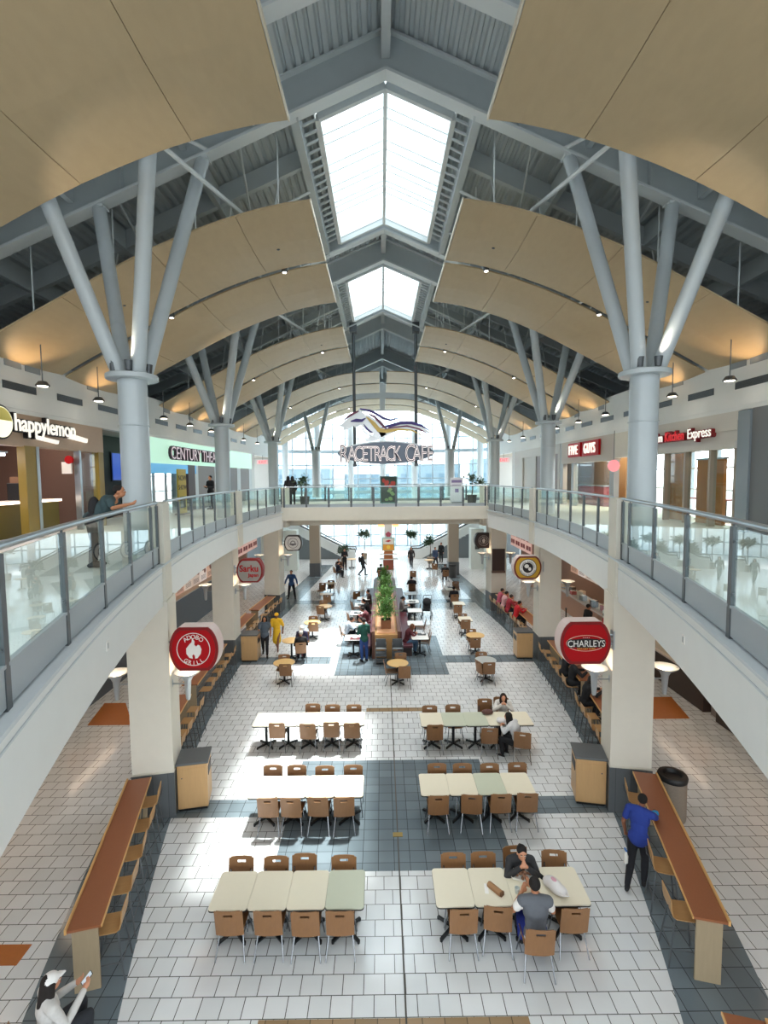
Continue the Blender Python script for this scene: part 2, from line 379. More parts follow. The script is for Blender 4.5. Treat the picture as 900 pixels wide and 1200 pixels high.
for i, y in enumerate(FR):
    t = thing('roof_rafter', ['grey gabled roof rafter above the nearest branching columns, front one of the pair', 'grey gabled roof rafter in front of the big skylight', 'grey gabled roof rafter behind the big skylight', 'grey gabled roof rafter in front of the second skylight', 'grey gabled roof rafter behind the second skylight, carrying the hanging horse sign', 'grey gabled roof rafter above the bridge', 'far grey roof rafter past the bridge', 'second far grey roof rafter past the bridge', 'last grey roof rafter at the window wall'][i], 'rafter', (0, y, 0), 0, 'roof rafters')
    web = MB(); fl = MB()
    for sg in (-1, 1):
        e = 13.4
        web.add([(0, -.02, ZF+.05), (sg*e, -.02, zf(e)+.05), (sg*e, -.02, zf(e)+DEP-.02), (0, -.02, ZF+DEP-.02), (0, .02, ZF+.05), (sg*e, .02, zf(e)+.05), (sg*e, .02, zf(e)+DEP-.02), (0, .02, ZF+DEP-.02)],
                [(0,1,2,3),(7,6,5,4),(0,4,5,1),(1,5,6,2),(2,6,7,3),(3,7,4,0)])
        fl.beam((0, 0, ZF+.03), (sg*e, 0, zf(e)+.03), .34, .06); fl.beam((0, 0, ZF+DEP-.05), (sg*e, 0, zf(e)+DEP-.05), .3, .05)
        for x in (3, 6, 9): web.add(*[[(sg*x+a, b, zf(x)+c) for a, b, c in ((-.02,-.15,.05),(.02,-.15,.05),(.02,.15,.05),(-.02,.15,.05),(-.02,-.15,DEP-.05),(.02,-.15,DEP-.05),(.02,.15,DEP-.05),(-.02,.15,DEP-.05))], [(0,3,2,1),(4,5,6,7),(0,1,5,4),(1,2,6,5),(2,3,7,6),(3,0,4,7)]])
    web.build('web', M_steel, t); f = fl.build('flange', M_flange, t); f['label'] = 'light grey bottom flange'
# ridge beam, purlins and struts, bay by bay
for i in range(len(FR)-1):
    a, b = FR[i], FR[i+1]; wide = b-a > 4
    lab = ['between the nearest pair of rafters', 'around the big skylight', 'between the two skylights', 'around the second skylight', 'over the hanging horse sign', 'over the bridge', 'beyond the bridge', 'at the far window wall'][i]
    t = thing('purlin_set', 'grey roof purlins and thin struts ' + lab, 'roof beams', (0, 0, 0), 0, 'roof purlins')
    mb = MB()
    if not wide or i > 4: mb.beam((0, a+.03, ZF+.55), (0, b-.03, ZF+.55), .2, .45)
    for sg in (-1, 1):
        if wide and i < 5: mb.beam((sg*2.1, a+.03, zf(2.1)+.2), (sg*2.1, b-.03, zf(2.1)+.2), .2, .36)
        for x in (4.6, 7.2, 9.8): mb.beam((sg*x, a+.03, zf(x)+.62), (sg*x, b-.03, zf(x)+.62), .14, .5)
        if wide:
            for yy in (a+(b-a)/3, a+2*(b-a)/3): mb.beam((sg*2.2, yy, zf(2.2)+.62), (sg*(12.5 if i < 6 else 9.2), yy, zf(12.5 if i < 6 else 9.2)+.62), .16, .45)
    [mb_.build('purlin', M_steel, t) for mb_ in pieces(mb)]
    st = MB()
    for sg in (-1, 1):
        if wide:
            for yy in (a+(b-a)/3, a+2*(b-a)/3):
                for x in (2.9, 4.2, 5.6, 7.4): st.tube([(sg*x, yy, zf(x)+.45), (sg*(x+.25), yy-.1, zf(x)-1.15)], .022, 5)
                st.tube([(sg*2.1, yy+.3, zf(2.1)-.15), (sg*9, yy+.3, zf(9)-.35)], .035, 6)
            for x in (3.4, 6.3): st.tube([(sg*x, a+.1, zf(x)+.3), (sg*(x+1.1), b-.1, zf(x)-.6)], .03, 5)
        else:
            st.tube([(sg*1.6, a+.2, zf(1.6)+.5), (sg*3.4, a+.2, zf(3.4)+.5)], .03, 6)
            st.tube([(sg*5.0, a+.1, zf(5)-.1), (sg*3.2, b+1.4, zf(3)-1.4)], .05, 6)
            st.tube([(sg*4.0, b, zf(4)+.1), (sg*5.2, a, zf(5.2)+.1)], .045, 6)
    [q_.build('strut', M_flange, t) for q_ in pieces(st)]
# skylights
for k, (a, b) in enumerate(((12.5, 18.8), (22.4, 27.95))):
    t = thing('skylight', ['big milky gabled skylight over the near hall', 'second milky gabled skylight, nearer the horse sign'][k], 'skylight', (0, 0, 0), 0, 'roof skylights')
    z0 = ZF+.12; fr = MB(); hw = 1.6
    for sg in (-1, 1):
        fr.beam((sg*hw, a, z0-SLOPE*hw), (sg*hw, b, z0-SLOPE*hw), .12, .16)
        for y in (a, b): fr.beam((0, y, z0), (sg*hw, y, z0-SLOPE*hw), .12, .16)
    fr.beam((0, a, z0-.02), (0, b, z0-.02), .1, .14)
    fr.build('skylight_frame', mat('skylight frame white', 'c9cfd0', .4), t)
    cv = MB()
    for sg in (-1, 1): cv.add([(0, a, z0+.06), (sg*hw, a, z0+.06-SLOPE*hw), (sg*hw, b, z0+.06-SLOPE*hw), (0, b, z0+.06)], [(0, 1, 2, 3) if sg > 0 else (3, 2, 1, 0)])
    cv.build('skylight_sheet', M_sky, t)
    tr = MB()
    for f_ in (.1, .17, .33, .4, .52, .58, .68, .73, .8):
        y = a+(b-a)*(f_*.85+.02)
        for sg in (-1, 1): tr.beam((0, y, z0+.02), (sg*hw, y, z0+.02-SLOPE*hw), .035, .03)
    mg_ = mat('roof bar grey', 'd3dfe2', .5)
    [q_.build('glazing_bar', mg_, t) for q_ in pieces(tr)]
    sl = MB()
    for sg in (-1, 1):
        for q in range(18):
            y = a+(b-a)*(q+.5)/18; sl.beam((sg*1.68, y, z0-SLOPE*1.68+.1), (sg*2.02, y, z0-SLOPE*2.02+.1), .05, .05)
        for q in range(5):
            x = .15+q*.33; sl.beam((sg*x, a-.05, z0-SLOPE*x+.1), (sg*x, a-.38, z0-SLOPE*x+.1), .05, .05)
    [q_.build('frame_bracket', M_flange, t) for q_ in pieces(sl)]
    bx = MB()
    for sg in (-1, 1): bx.bb(sg*1.66, sg*1.70, a-.02, b+.02, zf(1.7)+.28, zf(1.7)+DEP)
    for y in (a-.03, b+.03): bx.prism([(-1.66, zf(1.66)+.28), (0, ZF+.3), (1.66, zf(1.66)+.28), (1.66, zf(1.66)+DEP), (0, ZF+DEP), (-1.66, zf(1.66)+DEP)], y-.02, y+.02, 'y')
    bx.build('light_well', M_white, t)

# ------------------------------------------------------------------ curved maple canopies
PROF = [(1.78, 13.76), (2.4, 13.68), (3.1, 13.53), (3.9, 13.30), (4.7, 13.02), (5.5, 12.69), (6.3, 12.31), (7.05, 11.92), (8.0, 11.43), (9.0, 10.9), (9.72, 10.5)]
def pz(x):
    for (a, za), (b, zb) in zip(PROF[:-1], PROF[1:]):
        if x <= b or b == 9.72: return za+(zb-za)*(x-a)/(b-a)
CUTS = [1.78, 3.5, 5.5, 7.6, 9.72]
def canopy(sg, y0, y1, label, xin=1.78, group='curved ceiling canopies'):
    t = thing('ceiling_canopy', label, 'ceiling canopy', (0, 0, 0), 0, group)
    mid = y0+(y1-y0)*.5
    cuts = [xin]+CUTS[1:]
    for ya, yb, lift in ((y0, mid-.08, 0), (mid+.08, y1, -.04)):
        for ca, cb in zip(cuts[:-1], cuts[1:]):
            xs = ys(ca+.006, cb-.006, 6); yy = ys(ya, yb, 4); vs = []; n = len(yy)
            for dz in (0, .045):
                for x in xs:
                    for j, y in enumerate(yy): vs.append((sg*x, y, pz(max(x, 1.78))+(.045*(1.78-x)/1.0 if x < 1.78 else 0)-.07*math.sin(math.pi*j/(n-1))+dz+lift))
            m = len(xs)*n; fs = []
            for i in range(len(xs)-1):
                for j in range(n-1):
                    q = [i*n+j, (i+1)*n+j, (i+1)*n+j+1, i*n+j+1]; fs.append(tuple(q if sg < 0 else q[::-1])); fs.append(tuple([w+m for w in (q[::-1] if sg < 0 else q)]))
            for i in range(len(xs)-1):
                for j in (0, n-1): fs.append((i*n+j, (i+1)*n+j, (i+1)*n+j+m, i*n+j+m))
            for j in range(n-1):
                for i in (0, len(xs)-1): fs.append((i*n+j, i*n+j+1, i*n+j+1+m, i*n+j+m))
            o = MB().add(vs, fs).build('panel', M_panel, t)
            me = o.data; bm = bmesh.new(); bm.from_mesh(me); bmesh.ops.recalc_face_normals(bm, faces=bm.faces); bm.to_mesh(me); bm.free()
    e = MB()
    for ya, yb, lift in ((y0, mid-.08, 0), (mid+.08, y1, -.04)):
        e.beam((sg*(xin-.015), ya, pz(max(xin, 1.78))+.02+lift+(.045*(1.78-xin) if xin < 1.78 else 0)), (sg*(xin-.015), yb, pz(max(xin, 1.78))+.02+lift+(.045*(1.78-xin) if xin < 1.78 else 0)), .025, .09)
    eo = e.build('edge_strip', M_edge, t); eo['label'] = 'pale edge strip'
    h = MB()
    for x in (2.6, 4.6, 6.6, 8.6):
        for y in (y0+.5, mid-.5, mid+.5, y1-.5): h.tube([(sg*x, y, pz(x)+.0), (sg*x, y, zf(x)+.3)], .018, 5)
    [q_.build('hanger_rod', M_flange, t) for q_ in pieces(h)]
    d = MB()
    for x, y in ((2.9, y0+1.9), (5.0, mid+1.4), (6.9, y0+1.5)): d.lathe([(.055, 0), (.06, .03)], 10, (0, 0)) if False else d.sphere((sg*x, y, pz(x)-.06), (.05, .05, .025), 8, 4)
    [q_.build('sprinkler_head', M_dsteel, t) for q_ in pieces(d)]
    # slot lamps between the strips, extra ones added and boosted to brighten the floor
    for x in (3.0, 6.4):
        z = pz(x)+.02; MB().lathe([(.06, z-.1), (.09, z-.09), (.09, z+.06), (.05, z+.1)], 12, (sg*x, mid)).build('slot_lamp', M_dsteel, t, True)
        MB().lathe([(.055, z-.108), (.055, z-.101)], 12, (sg*x, mid)).build('lamp_lens', mat('slot lamp lens', 'fff6e8', .4, emit=8), t)
        l = bpy.data.lights.new('slot_fill_light', 'SPOT'); l.energy = 130 if y0 < 11 else 340 if y0 < 20 else 520; l.color = (1, .97, .93); l.spot_size = R(95); l.spot_blend = .8; l.shadow_soft_size = .25
        o = bpy.data.objects.new('slot_fill_light', l); COL.objects.link(o); o.parent = t; o.location = (sg*x, mid, z-.14); o.rotation_euler = (Vector((-sg*.12, .1, -1))).to_track_quat('-Z', 'Y').to_euler()
    return t
where = ['nearest one, overhead', 'beside the big skylight', 'beside the second skylight', 'past the horse sign', 'at the far window wall']
for k, (y0, y1, xin) in enumerate(((2.2, 9.4, 1.78), (12.1, 18.75, 1.78), (21.95, 28.3, 1.78), (31.4, 38.9, .25), (42.2, 48.6, .25))):
    for sg, nm in SIDE: canopy(sg, y0, y1, 'curved maple ceiling canopy on the %s, %s' % (nm, where[k]), xin)

# ------------------------------------------------------------------ round columns with four branches
RC = [(5.38, 10.73), (6.6, 20.5), (6.65, 30.3), (5.45, 40.6)]
CAPZ = 9.45
for sg, nm in SIDE:
    for k, (x, y) in enumerate(RC):
        t = thing('branching_column', 'grey round column with branching struts on the %s, %s' % (nm, ('nearest', 'second from the front', 'by the far end of the bridge', 'farthest, before the window wall')[k]), 'column', (sg*x, y, UF), 0, 'branching columns')
        zc = CAPZ-UF
        MB().lathe([(.285, 0), (.285, zc)], 28).build('shaft', M_col, t, True)
        MB().tube([(.297*math.cos(a), .297*math.sin(a), zc-.95) for a in [2*math.pi*i/24 for i in range(25)]], .014, 6, False).build('band', M_col, t)
        MB().lathe([(.28, zc-.001), (.5, zc), (.51, zc+.012), (.51, zc+.088), (.5, zc+.1), (.2, zc+.1)], 32).build('cap_plate', M_col, t, True)
        fa, fb = FR[2*k]-y, FR[2*k+1]-y
        for dx, dy in ((-1.2, fa), (1.2, fa), (-1.2, fb), (1.2, fb)):
            topx = abs(sg*x+dx); z1 = zf(topx)-UF
            bx_, by_ = dx*.16, (.14 if dy > 0 else -.14)
            if k == 3 and dy < 0: continue
            b = MB().tube([(bx_, by_, zc+.09), (dx, dy, z1)], .148, 18).build('branch', M_col, t, True)
            MB().tube([(bx_+(dx-bx_)*.28, by_+(dy-by_)*.28, zc+.09+(z1-zc-.09)*.28), (bx_+(dx-bx_)*.283, by_+(dy-by_)*.283, zc+.09+(z1-zc-.09)*.283)], .153, 18).build('weld_collar', M_col, b, True)
            MB().box(dx, dy, z1+.0, .3, .3, .05).build('head_plate', M_flange, b)
        for q, (ax, ay) in enumerate(((-.24*1, -.27), (.1, -.33), (.3, .1))):
            u = MB().tube([(ax, ay, zc+.1), (ax, ay, zc+.17)], .02, 6).tube([(ax, ay, zc+.14), (ax*1.02, ay*1.02, zc+.34)], [.06, .085], 12).build('uplight', M_dsteel, t, True)
            u['label'] = 'small dark metal uplight'

# ------------------------------------------------------------------ far glass wall
def gy(x): return 53.5-.03*x*x
mb = MB(); gl = MB()
NX = 20; xs = [-13+26*i/NX for i in range(NX+1)]
for i, x in enumerate(xs): mb.box(x, gy(x), 6.9, .13, .12, 13.8)
for z in (0.05, 1.2, 2.6, 4.0, 5.8, 7.2, 8.6, 10.0, 11.4, 12.8, 13.8):
    for a, b in zip(xs[:-1], xs[1:]): mb.beam((a, gy(a), z), (b, gy(b), z), .1, .34 if z in (5.8, 10.0) else .12)
struct('window_1', mb, M_mull, 'white mullions of the tall curved window wall at the far end')
for a, b in zip(xs[:-1], xs[1:]): gl.add([(a, gy(a)+.02, 0), (b, gy(b)+.02, 0), (b, gy(b)+.02, 13.8), (a, gy(a)+.02, 13.8)], [(0, 1, 2, 3)])
struct('window_2', gl, M_win, 'glass of the tall curved window wall at the far end')
for i, x in enumerate((-9.6, -6.6, -3.3, 0, 3.3, 6.6, 9.6)):
    struct('trim_window_column_%d' % (i+1), MB().lathe([(.32, 0), (.32, 13.9)], 20, (x, gy(x)-1.0)), mat('white column paint', 'dbe4e9', .4), 'white round column in front of the far window wall', smooth=True)
for x in (-11.6, 11.6):
    struct('wall_far_%s' % ('left' if x < 0 else 'right'), MB().box(x, 46, 6.5, 4, .3, 13), M_white, 'white wall beside the far window')
struct('wall_far_gable', MB().prism([(-13.5, 13.6), (13.5, 13.6), (13.5, 11.6), (0, 17.6), (-13.5, 11.6)], 50.2, 50.4, 'y') if False else MB().prism([(-13.5, 13.85), (13.5, 13.85), (0, 17.5)], 50.2, 50.4, 'y'), M_white, 'white gable wall above the far window')
struct('floor_outside', MB().bb(-60, 60, 58.2, 130, -.25, -.02), mat('pale concrete', 'cfd2d2', .8, noise=.05), 'pale concrete apron outside the far window wall')
# pale town blocks seen hazily beyond the glass
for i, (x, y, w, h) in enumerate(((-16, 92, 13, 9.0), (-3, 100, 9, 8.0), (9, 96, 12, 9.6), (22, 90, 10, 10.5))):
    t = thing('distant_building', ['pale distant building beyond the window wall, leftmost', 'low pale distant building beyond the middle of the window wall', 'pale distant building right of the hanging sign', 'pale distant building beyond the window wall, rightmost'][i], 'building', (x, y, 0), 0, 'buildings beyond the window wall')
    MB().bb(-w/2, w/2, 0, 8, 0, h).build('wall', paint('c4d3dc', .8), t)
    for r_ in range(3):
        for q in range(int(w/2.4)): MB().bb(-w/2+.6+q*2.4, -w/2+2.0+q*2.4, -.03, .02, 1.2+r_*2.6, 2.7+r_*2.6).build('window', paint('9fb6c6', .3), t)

# ------------------------------------------------------------------ glass balustrades
def balustrade(label, pts, group='glass balustrades'):
    """pts: plan points of the posts; a pane, a curb panel and a post at each step"""
    t = thing('glass_balustrade', label, 'balustrade', (0, 0, 0), 0, group)
    for i, (x, y) in enumerate(pts):
        a = pts[min(i+1, len(pts)-1)]; b = pts[max(i-1, 0)]; ang = math.atan2(a[1]-b[1], a[0]-b[0])
        p = MB().box(x, y, UF+.39, .05, .1, 1.26, ang+R(90))
        for z in (UF+.28, UF+.86): p.tube([(x-.07*math.cos(ang), y-.07*math.sin(ang), z), (x+.07*math.cos(ang), y+.07*math.sin(ang), z)], .018, 6)
        p.tube([(x, y, UF+1.0), (x, y, RAIL-.02)], .012, 6)
        p.build('post', M_dsteel, t)
    for a, b in zip(pts[:-1], pts[1:]):
        ln = math.hypot(b[0]-a[0], b[1]-a[1]); ang = math.atan2(b[1]-a[1], b[0]-a[0]); mx, my = (a[0]+b[0])/2, (a[1]+b[1])/2
        MB().box(mx, my, UF+.585, ln-.07, .012, .87, ang).build('glass_pane', M_glass, t)
        MB().box(mx, my, UF-.02, ln-.06, .03, .32, ang).box(mx, my, UF+.145, ln-.06, .05, .03, ang).build('curb_panel', mat('grey curb panel', 'a3acb2', .4, metal=.3), t)
    h = MB().tube([(x, y, RAIL) for x, y in pts], .034, 10); h.build('handrail', M_alu, t, True)
off = .06
for sg, nm in SIDE:
    P = lambda Y: [(sg*(fx(y)+off), y) for y in Y]
    balustrade('curved glass balustrade on the %s, nearest run in front of the first column' % nm, P([.75, 2.3, 3.85, 5.4, 6.95, 8.5, 10.05, 10.55]))
    balustrade('curved glass balustrade on the %s, between the first and second square columns' % nm, P([11.25, 12.6, 14, 15.4, 16.8, 18.2, 19.55]))
    balustrade('curved glass balustrade on the %s, between the second square column and the bridge' % nm, P([20.25, 21.6, 22.95, 24.3, 25.65, 26.75]))
balustrade('straight glass balustrade across the front of the bridge', [(-5.35+10.7*i/9, 26.68) for i in range(10)])
balustrade('straight glass balustrade along the back of the bridge', [(-7.0+14*i/9, 33.3) for i in range(10)])

# ------------------------------------------------------------------ chairs, stools and tables
def grid_shell(xs, zs, fy, th, skip=(), off=(0, 0, 0)):
    """thin curved plate with optional open cells, front and back faces and all rims"""
    nx, nz = len(xs), len(zs); mb = MB(); vs = []
    for s_ in (0, th):
        for i in range(nx):
            for j in range(nz): vs.append((xs[i]+off[0], fy(xs[i], zs[j])-s_+off[1], zs[j]+off[2]))
    m = nx*nz; I = lambda i, j, k=0: k*m+i*nz+j; fs = []
    open_ = lambda i, j: i < 0 or j < 0 or i >= nx-1 or j >= nz-1 or (i, j) in skip
    for i in range(nx-1):
        for j in range(nz-1):
            if (i, j) in skip: continue
            fs += [(I(i, j), I(i, j+1), I(i+1, j+1), I(i+1, j)), (I(i, j, 1), I(i+1, j, 1), I(i+1, j+1, 1), I(i, j+1, 1))]
            if open_(i-1, j): fs.append((I(i, j), I(i, j, 1), I(i, j+1, 1), I(i, j+1)))
            if open_(i+1, j): fs.append((I(i+1, j), I(i+1, j+1), I(i+1, j+1, 1), I(i+1, j, 1)))
            if open_(i, j-1): fs.append((I(i, j), I(i+1, j), I(i+1, j, 1), I(i, j, 1)))
            if open_(i, j+1): fs.append((I(i, j+1), I(i, j+1, 1), I(i+1, j+1, 1), I(i+1, j+1)))
    return mb.add(vs, fs)
def make_chair():
    """four legged plywood chair; the sitter looks to +y"""
    t = thing('cafe_chair', 'plywood cafe chair', 'chair', group='plywood cafe chairs')
    bx = [-.215, -.18, -.07, .07, .18, .215]; bz = [.40, .50, .70, .755, .80, .845, .862]
    fy = lambda x, z: -.225-.075*(z-.40)/.46-.03*(1-(x/.22)**2)
    b = grid_shell(bx, bz, fy, .014, {(2, 3), (0, 5), (4, 5)}); b.build('backrest', M_ply, t, True)
    sx = [-.205, -.12, 0, .12, .205]; sy = [-.21, -.1, .05, .17, .21]
    vs = []; fs = []
    for dz in (0, -.014):
        for x in sx:
            for y in sy: vs.append((x, y, .455+.02*(x/.2)**2-(.02 if y > .2 else 0)+(.012 if y < -.2 else 0)+dz))
    for i in range(4):
        for j in range(4):
            q = (i*5+j, (i+1)*5+j, (i+1)*5+j+1, i*5+j+1); fs += [q, tuple(w+25 for w in q[::-1])]
    for i in range(4): fs += [(i*5, i*5+25, (i+1)*5+25, (i+1)*5), (i*5+4, (i+1)*5+4, (i+1)*5+29, i*5+29), (i, i+1, i+26, i+25), (20+i, 45+i, 46+i, 21+i)]
    MB().add(vs, fs).build('seat', M_ply, t, True)
    f = MB()
    for sx_ in (-1, 1):
        f.tube([(sx_*.17, .17, .435), (sx_*.17, -.19, .435), (sx_*.175, -.222, .48), (sx_*.17, -.262, .68)], .011, 6)
    f.tube([(-.17, .1, .435), (.17, .1, .435)], .011, 6); f.tube([(-.17, -.12, .435), (.17, -.12, .435)], .011, 6)
    f.build('seat_frame', M_chrome, t, True)
    for sx_ in (-1, 1):
        MB().tube([(sx_*.17, .15, .435), (sx_*.225, .235, .004)], .0115, 8).build('leg', M_chrome, t, True)
        MB().tube([(sx_*.17, -.15, .435), (sx_*.225, -.3, .004)], .0115, 8).build('leg', M_chrome, t, True)
    return t
def make_stool():
    """tall bar stool; sitter looks to +y"""
    t = thing('bar_stool', 'bar stool', 'bar stool', group='bar stools')
    xs = [-.19, -.1, 0, .1, .19]; path = [(.2, .735), (.17, .752), (0, .75), (-.13, .755), (-.185, .79), (-.205, .88), (-.215, .99), (-.22, 1.05)]
    def shell(path):
        vs = []; fs = []; n = len(path)
        for d in (0, .014):
            for x in xs:
                for k, (y, z) in enumerate(path):
                    a = path[max(k-1, 0)]; b = path[min(k+1, n-1)]; v = Vector((b[0]-a[0], b[1]-a[1])).normalized()
                    vs.append((x, y+v.y*d*-1*-1, z+v.x*d))
        m = 5*n
        for i in range(4):
            for j in range(n-1):
                q = (i*n+j, i*n+j+1, (i+1)*n+j+1, (i+1)*n+j); fs += [q[::-1], tuple(w+m for w in q)]
        for j in range(n-1): fs += [(j, j+1, m+j+1, m+j), (4*n+j, m+4*n+j, m+4*n+j+1, 4*n+j+1)]
        for i in range(4): fs += [(i*n, m+i*n, m+(i+1)*n, (i+1)*n), (i*n+n-1, (i+1)*n+n-1, m+(i+1)*n+n-1, m+i*n+n-1)]
        return MB().add(vs, fs)
    shell(path[:5]).build('seat', M_plyedge, t, True); shell(path[4:]).build('backrest', M_plyedge, t, True)
    f = MB()
    for sx in (-1, 1): f.tube([(sx*.15, .15, .725), (sx*.15, -.15, .73), (sx*.155, -.225, .79), (sx*.15, -.245, .93)], .011, 6)
    f.tube([(-.15, .12, .725), (.15, .12, .725)], .011, 6)
    f.build('seat_frame', M_dsteel, t, True)
    for sx in (-1, 1):
        for sy in (-1, 1): MB().tube([(sx*.15, sy*.14, .725), (sx*.215, sy*.225, .004)], .013, 8).build('leg', M_dsteel, t, True)
    g = lambda z: ((.15+.065*(.725-z)/.72), (.14+.085*(.725-z)/.72))
    a, b = g(.27); MB().tube([(-a, -b, .27), (a, -b, .27), (a, b, .27), (-a, b, .27), (-a, -b, .27)], .009, 6, False).build('footrest', M_dsteel, t, True)
    return t
def rrect(w, d, r, n=4):
    P = []
    for cx, cy, a0 in ((w/2-r, d/2-r, 0), (-w/2+r, d/2-r, 90), (-w/2+r, -d/2+r, 180), (w/2-r, -d/2+r, 270)):
        P += [(cx+r*math.cos(R(a0+90*k/n)), cy+r*math.sin(R(a0+90*k/n))) for k in range(n+1)]
    return P
def ped_base(t, h):
    MB().lathe([(.038, .06), (.038, h)], 14).lathe([(.12, h-.012), (.12, h)], 14).build('pedestal', M_iron, t, True)
    b = MB()
    for a in (45, 135, 225, 315):
        c, s_ = math.cos(R(a)), math.sin(R(a)); b.beam((0, 0, .06), (.3*c, .3*s_, .035), .045, .035); b.lathe([(.022, 0), (.022, .035)], 8, (.29*c, .29*s_))
    b.build('foot_base', M_iron, t)
def make_table(m, w=.6, d=.765):
    t = thing('cafe_table', 'cafe table', 'table', group='cafe tables')
    MB().prism(rrect(w, d, .055), .725, .745).build('tabletop', m, t); MB().prism(rrect(w+.006, d+.006, .057), .705, .7245).build('table_edge', M_black, t)
    ped_base(t, .705); return t
def make_round(m):
    t = thing('round_table', 'round cafe table', 'table', group='round cafe tables')
    MB().lathe([(.38, .722), (.385, .728), (.385, .74), (.38, .745)], 32).build('tabletop', m, t, True); MB().lathe([(.37, .708), (.382, .7215)], 32).build('table_edge', M_black, t)
    ped_base(t, .708); return t
protos = {'chair': make_chair(), 'stool': make_stool(), 'ivory': make_table(M_ivory), 'sage': make_table(M_sage), 'round': make_round(M_tantop), 'roundgrey': make_round(mat('grey laminate', 'b5bab8', .3)), 'white': make_table(mat('white laminate', 'e8e8e4', .3), .7, .7)}
used = set()
def put(kind, x, y, rz, label, group=None):
    p = protos[kind]
    if kind not in used:
        used.add(kind); KIDS_init = [KIDS.setdefault(o.name, [c for c in COL.objects if c.parent == o]) for o in [p]]
        p.location = (x, y, 0); p.rotation_euler.z = rz; p['label'] = label
        if group: p['group'] = group
        return p
    return dup(p, (x, y, 0), rz, label, group)
ORD = ['leftmost', 'second from the left', 'third from the left', 'fourth from the left', 'rightmost']
CHAIRN = {}
def chair_px(px, py, label, face=180, jit=0):
    """photo position of the top middle of the backrest"""
    p = at(px, py, Z=.86); a = R(face+jit)
    return put('chair', p.x-math.sin(a)*.31, p.y+math.cos(a)*.31, a, label, 'plywood cafe chairs')
# six runs of square tables with their chairs
runs = [('front left', -2.93, 7.70, 4, [0, 0, 0, 1], [(267, 1067, 0), (313, 1067, 0), (357, 1068, 0), (398, 1067, 0)], [(283, 1004, 180), (324, 1004, 180), (357, 1001, 180), (403, 1003, 180)]),
        ('front right', .61, 7.71, 4, [0, 0, 0, 0], [(544, 1065, 0), (584, 1062, -8), (634, 1089, -3), (675, 1064, 0)], [(531, 1000, 180), (566, 999, 180), (603, 992, 183), (649, 997, 174)]),
        ('middle left', -3.04, 10.42, 4, [0, 0, 0, 0], [(313, 935, 0), (340, 935, -5), (372, 934, -3), (403, 934, 4)], [(320, 897, 180), (348, 897, 180), (380.6, 898, 180), (414, 897, 180)]),
        ('middle right', .59, 10.44, 4, [0, 0, 1, 0], [(514, 932, 0), (553, 931, -6), (587.6, 930, 0), (618.6, 929, -4)], [(512, 895, 180), (541.6, 895, 180), (573.6, 895, 180), (606, 894, 180)]),
        ('back left', -3.72, 13.45, 5, [0, 0, 0, 0, 0], [(324, 847, 0), (360, 848, -3), (388, 846, 0), (412, 847, 0)], [(366.6, 825, 180), (389.6, 826, 180), (414.8, 826, 180)]),
        ('back right', .83, 13.36, 5, [0, 1, 1, 0, 0], [(510, 849, 0), (574, 853, -4), (612.4, 858, -14)], [(503.4, 827, 180), (530.6, 826, 180), (568, 819, 178), (587, 817, 172)])]
rowdoc = {'front': 'front', 'middle': 'middle', 'back': 'third'}
for nm, x0, yc, n, kinds, fr, bk in runs:
    rowname, side = nm.split()
    run = 'the %s %s table run' % ({'front': 'front', 'middle': 'second', 'back': 'third'}[rowname], side)
    for i in range(n):
        lab = '%s square table, %s in %s' % ('pale sage' if kinds[i] else 'ivory', ORD[i] if i < n-1 else 'rightmost', run)
        put('sage' if kinds[i] else 'ivory', x0+.3+i*.604, yc, 0, lab, 'square cafe tables')
    for lst, sd in ((fr, 'near'), (bk, 'far')):
        for i, (px, py, fc) in enumerate(lst):
            extra = ''
            if nm == 'front right' and sd == 'near' and i == 2: extra = ', pulled out'
            if nm == 'front right' and sd == 'far' and i == 2: extra = ''
            chair_px(px, py, 'plywood chair, %s side of %s, %s%s' % (sd, run, ORD[i] if i < len(lst)-1 else 'rightmost', extra), fc)
# dining bar counters along the balconies, with stools on the hall side
SEATS = {}
def bar(sg, x0, y0, x1, y1, label, nst, who, skip=(), o=.4):
    a = math.atan2(x1-x0, y1-y0); ln = math.hypot(x1-x0, y1-y0)
    t = thing('bar_counter', label, 'counter', (sg*(x0+x1)/2, (y0+y1)/2, 0), -sg*a, 'long bar counters')
    MB().box(0, 0, 1.045, .44, ln, .035).build('countertop', M_counter, t)
    MB().box(sg*.23, 0, 1.06, .03, ln+.02, .075).box(-sg*.228, 0, 1.045, .016, ln, .04).build('edge_band', M_counteredge, t)
    for yy in (-ln/2+.12, ln/2-.12):
        MB().box(sg*.02, yy, .515, .34, .035, 1.02).build('end_panel', M_endpanel, t)
    MB().tube([(sg*.1, -ln/2+.13, .22), (sg*.1, ln/2-.13, .22)], .02, 8).build('foot_rail', M_chrome, t)
    for i in range(nst):
        if i in skip: continue
        f_ = (i+.5)/nst; x = x0+(x1-x0)*f_; y = y0+(y1-y0)*f_
        SEATS[(who, i)] = (sg*(x-(o-.02)*math.cos(a)), y+(o-.02)*math.sin(a), R(90 if sg < 0 else -90)-sg*a)
        put('stool', sg*(x-o*math.cos(a)), y+o*math.sin(a), R(90 if sg < 0 else -90)-sg*a+random.uniform(-.08, .08), '%s bar stool from the near end of %s' % (['first', 'second', 'third', 'fourth', 'fifth', 'sixth'][i], who), 'plywood bar stools')
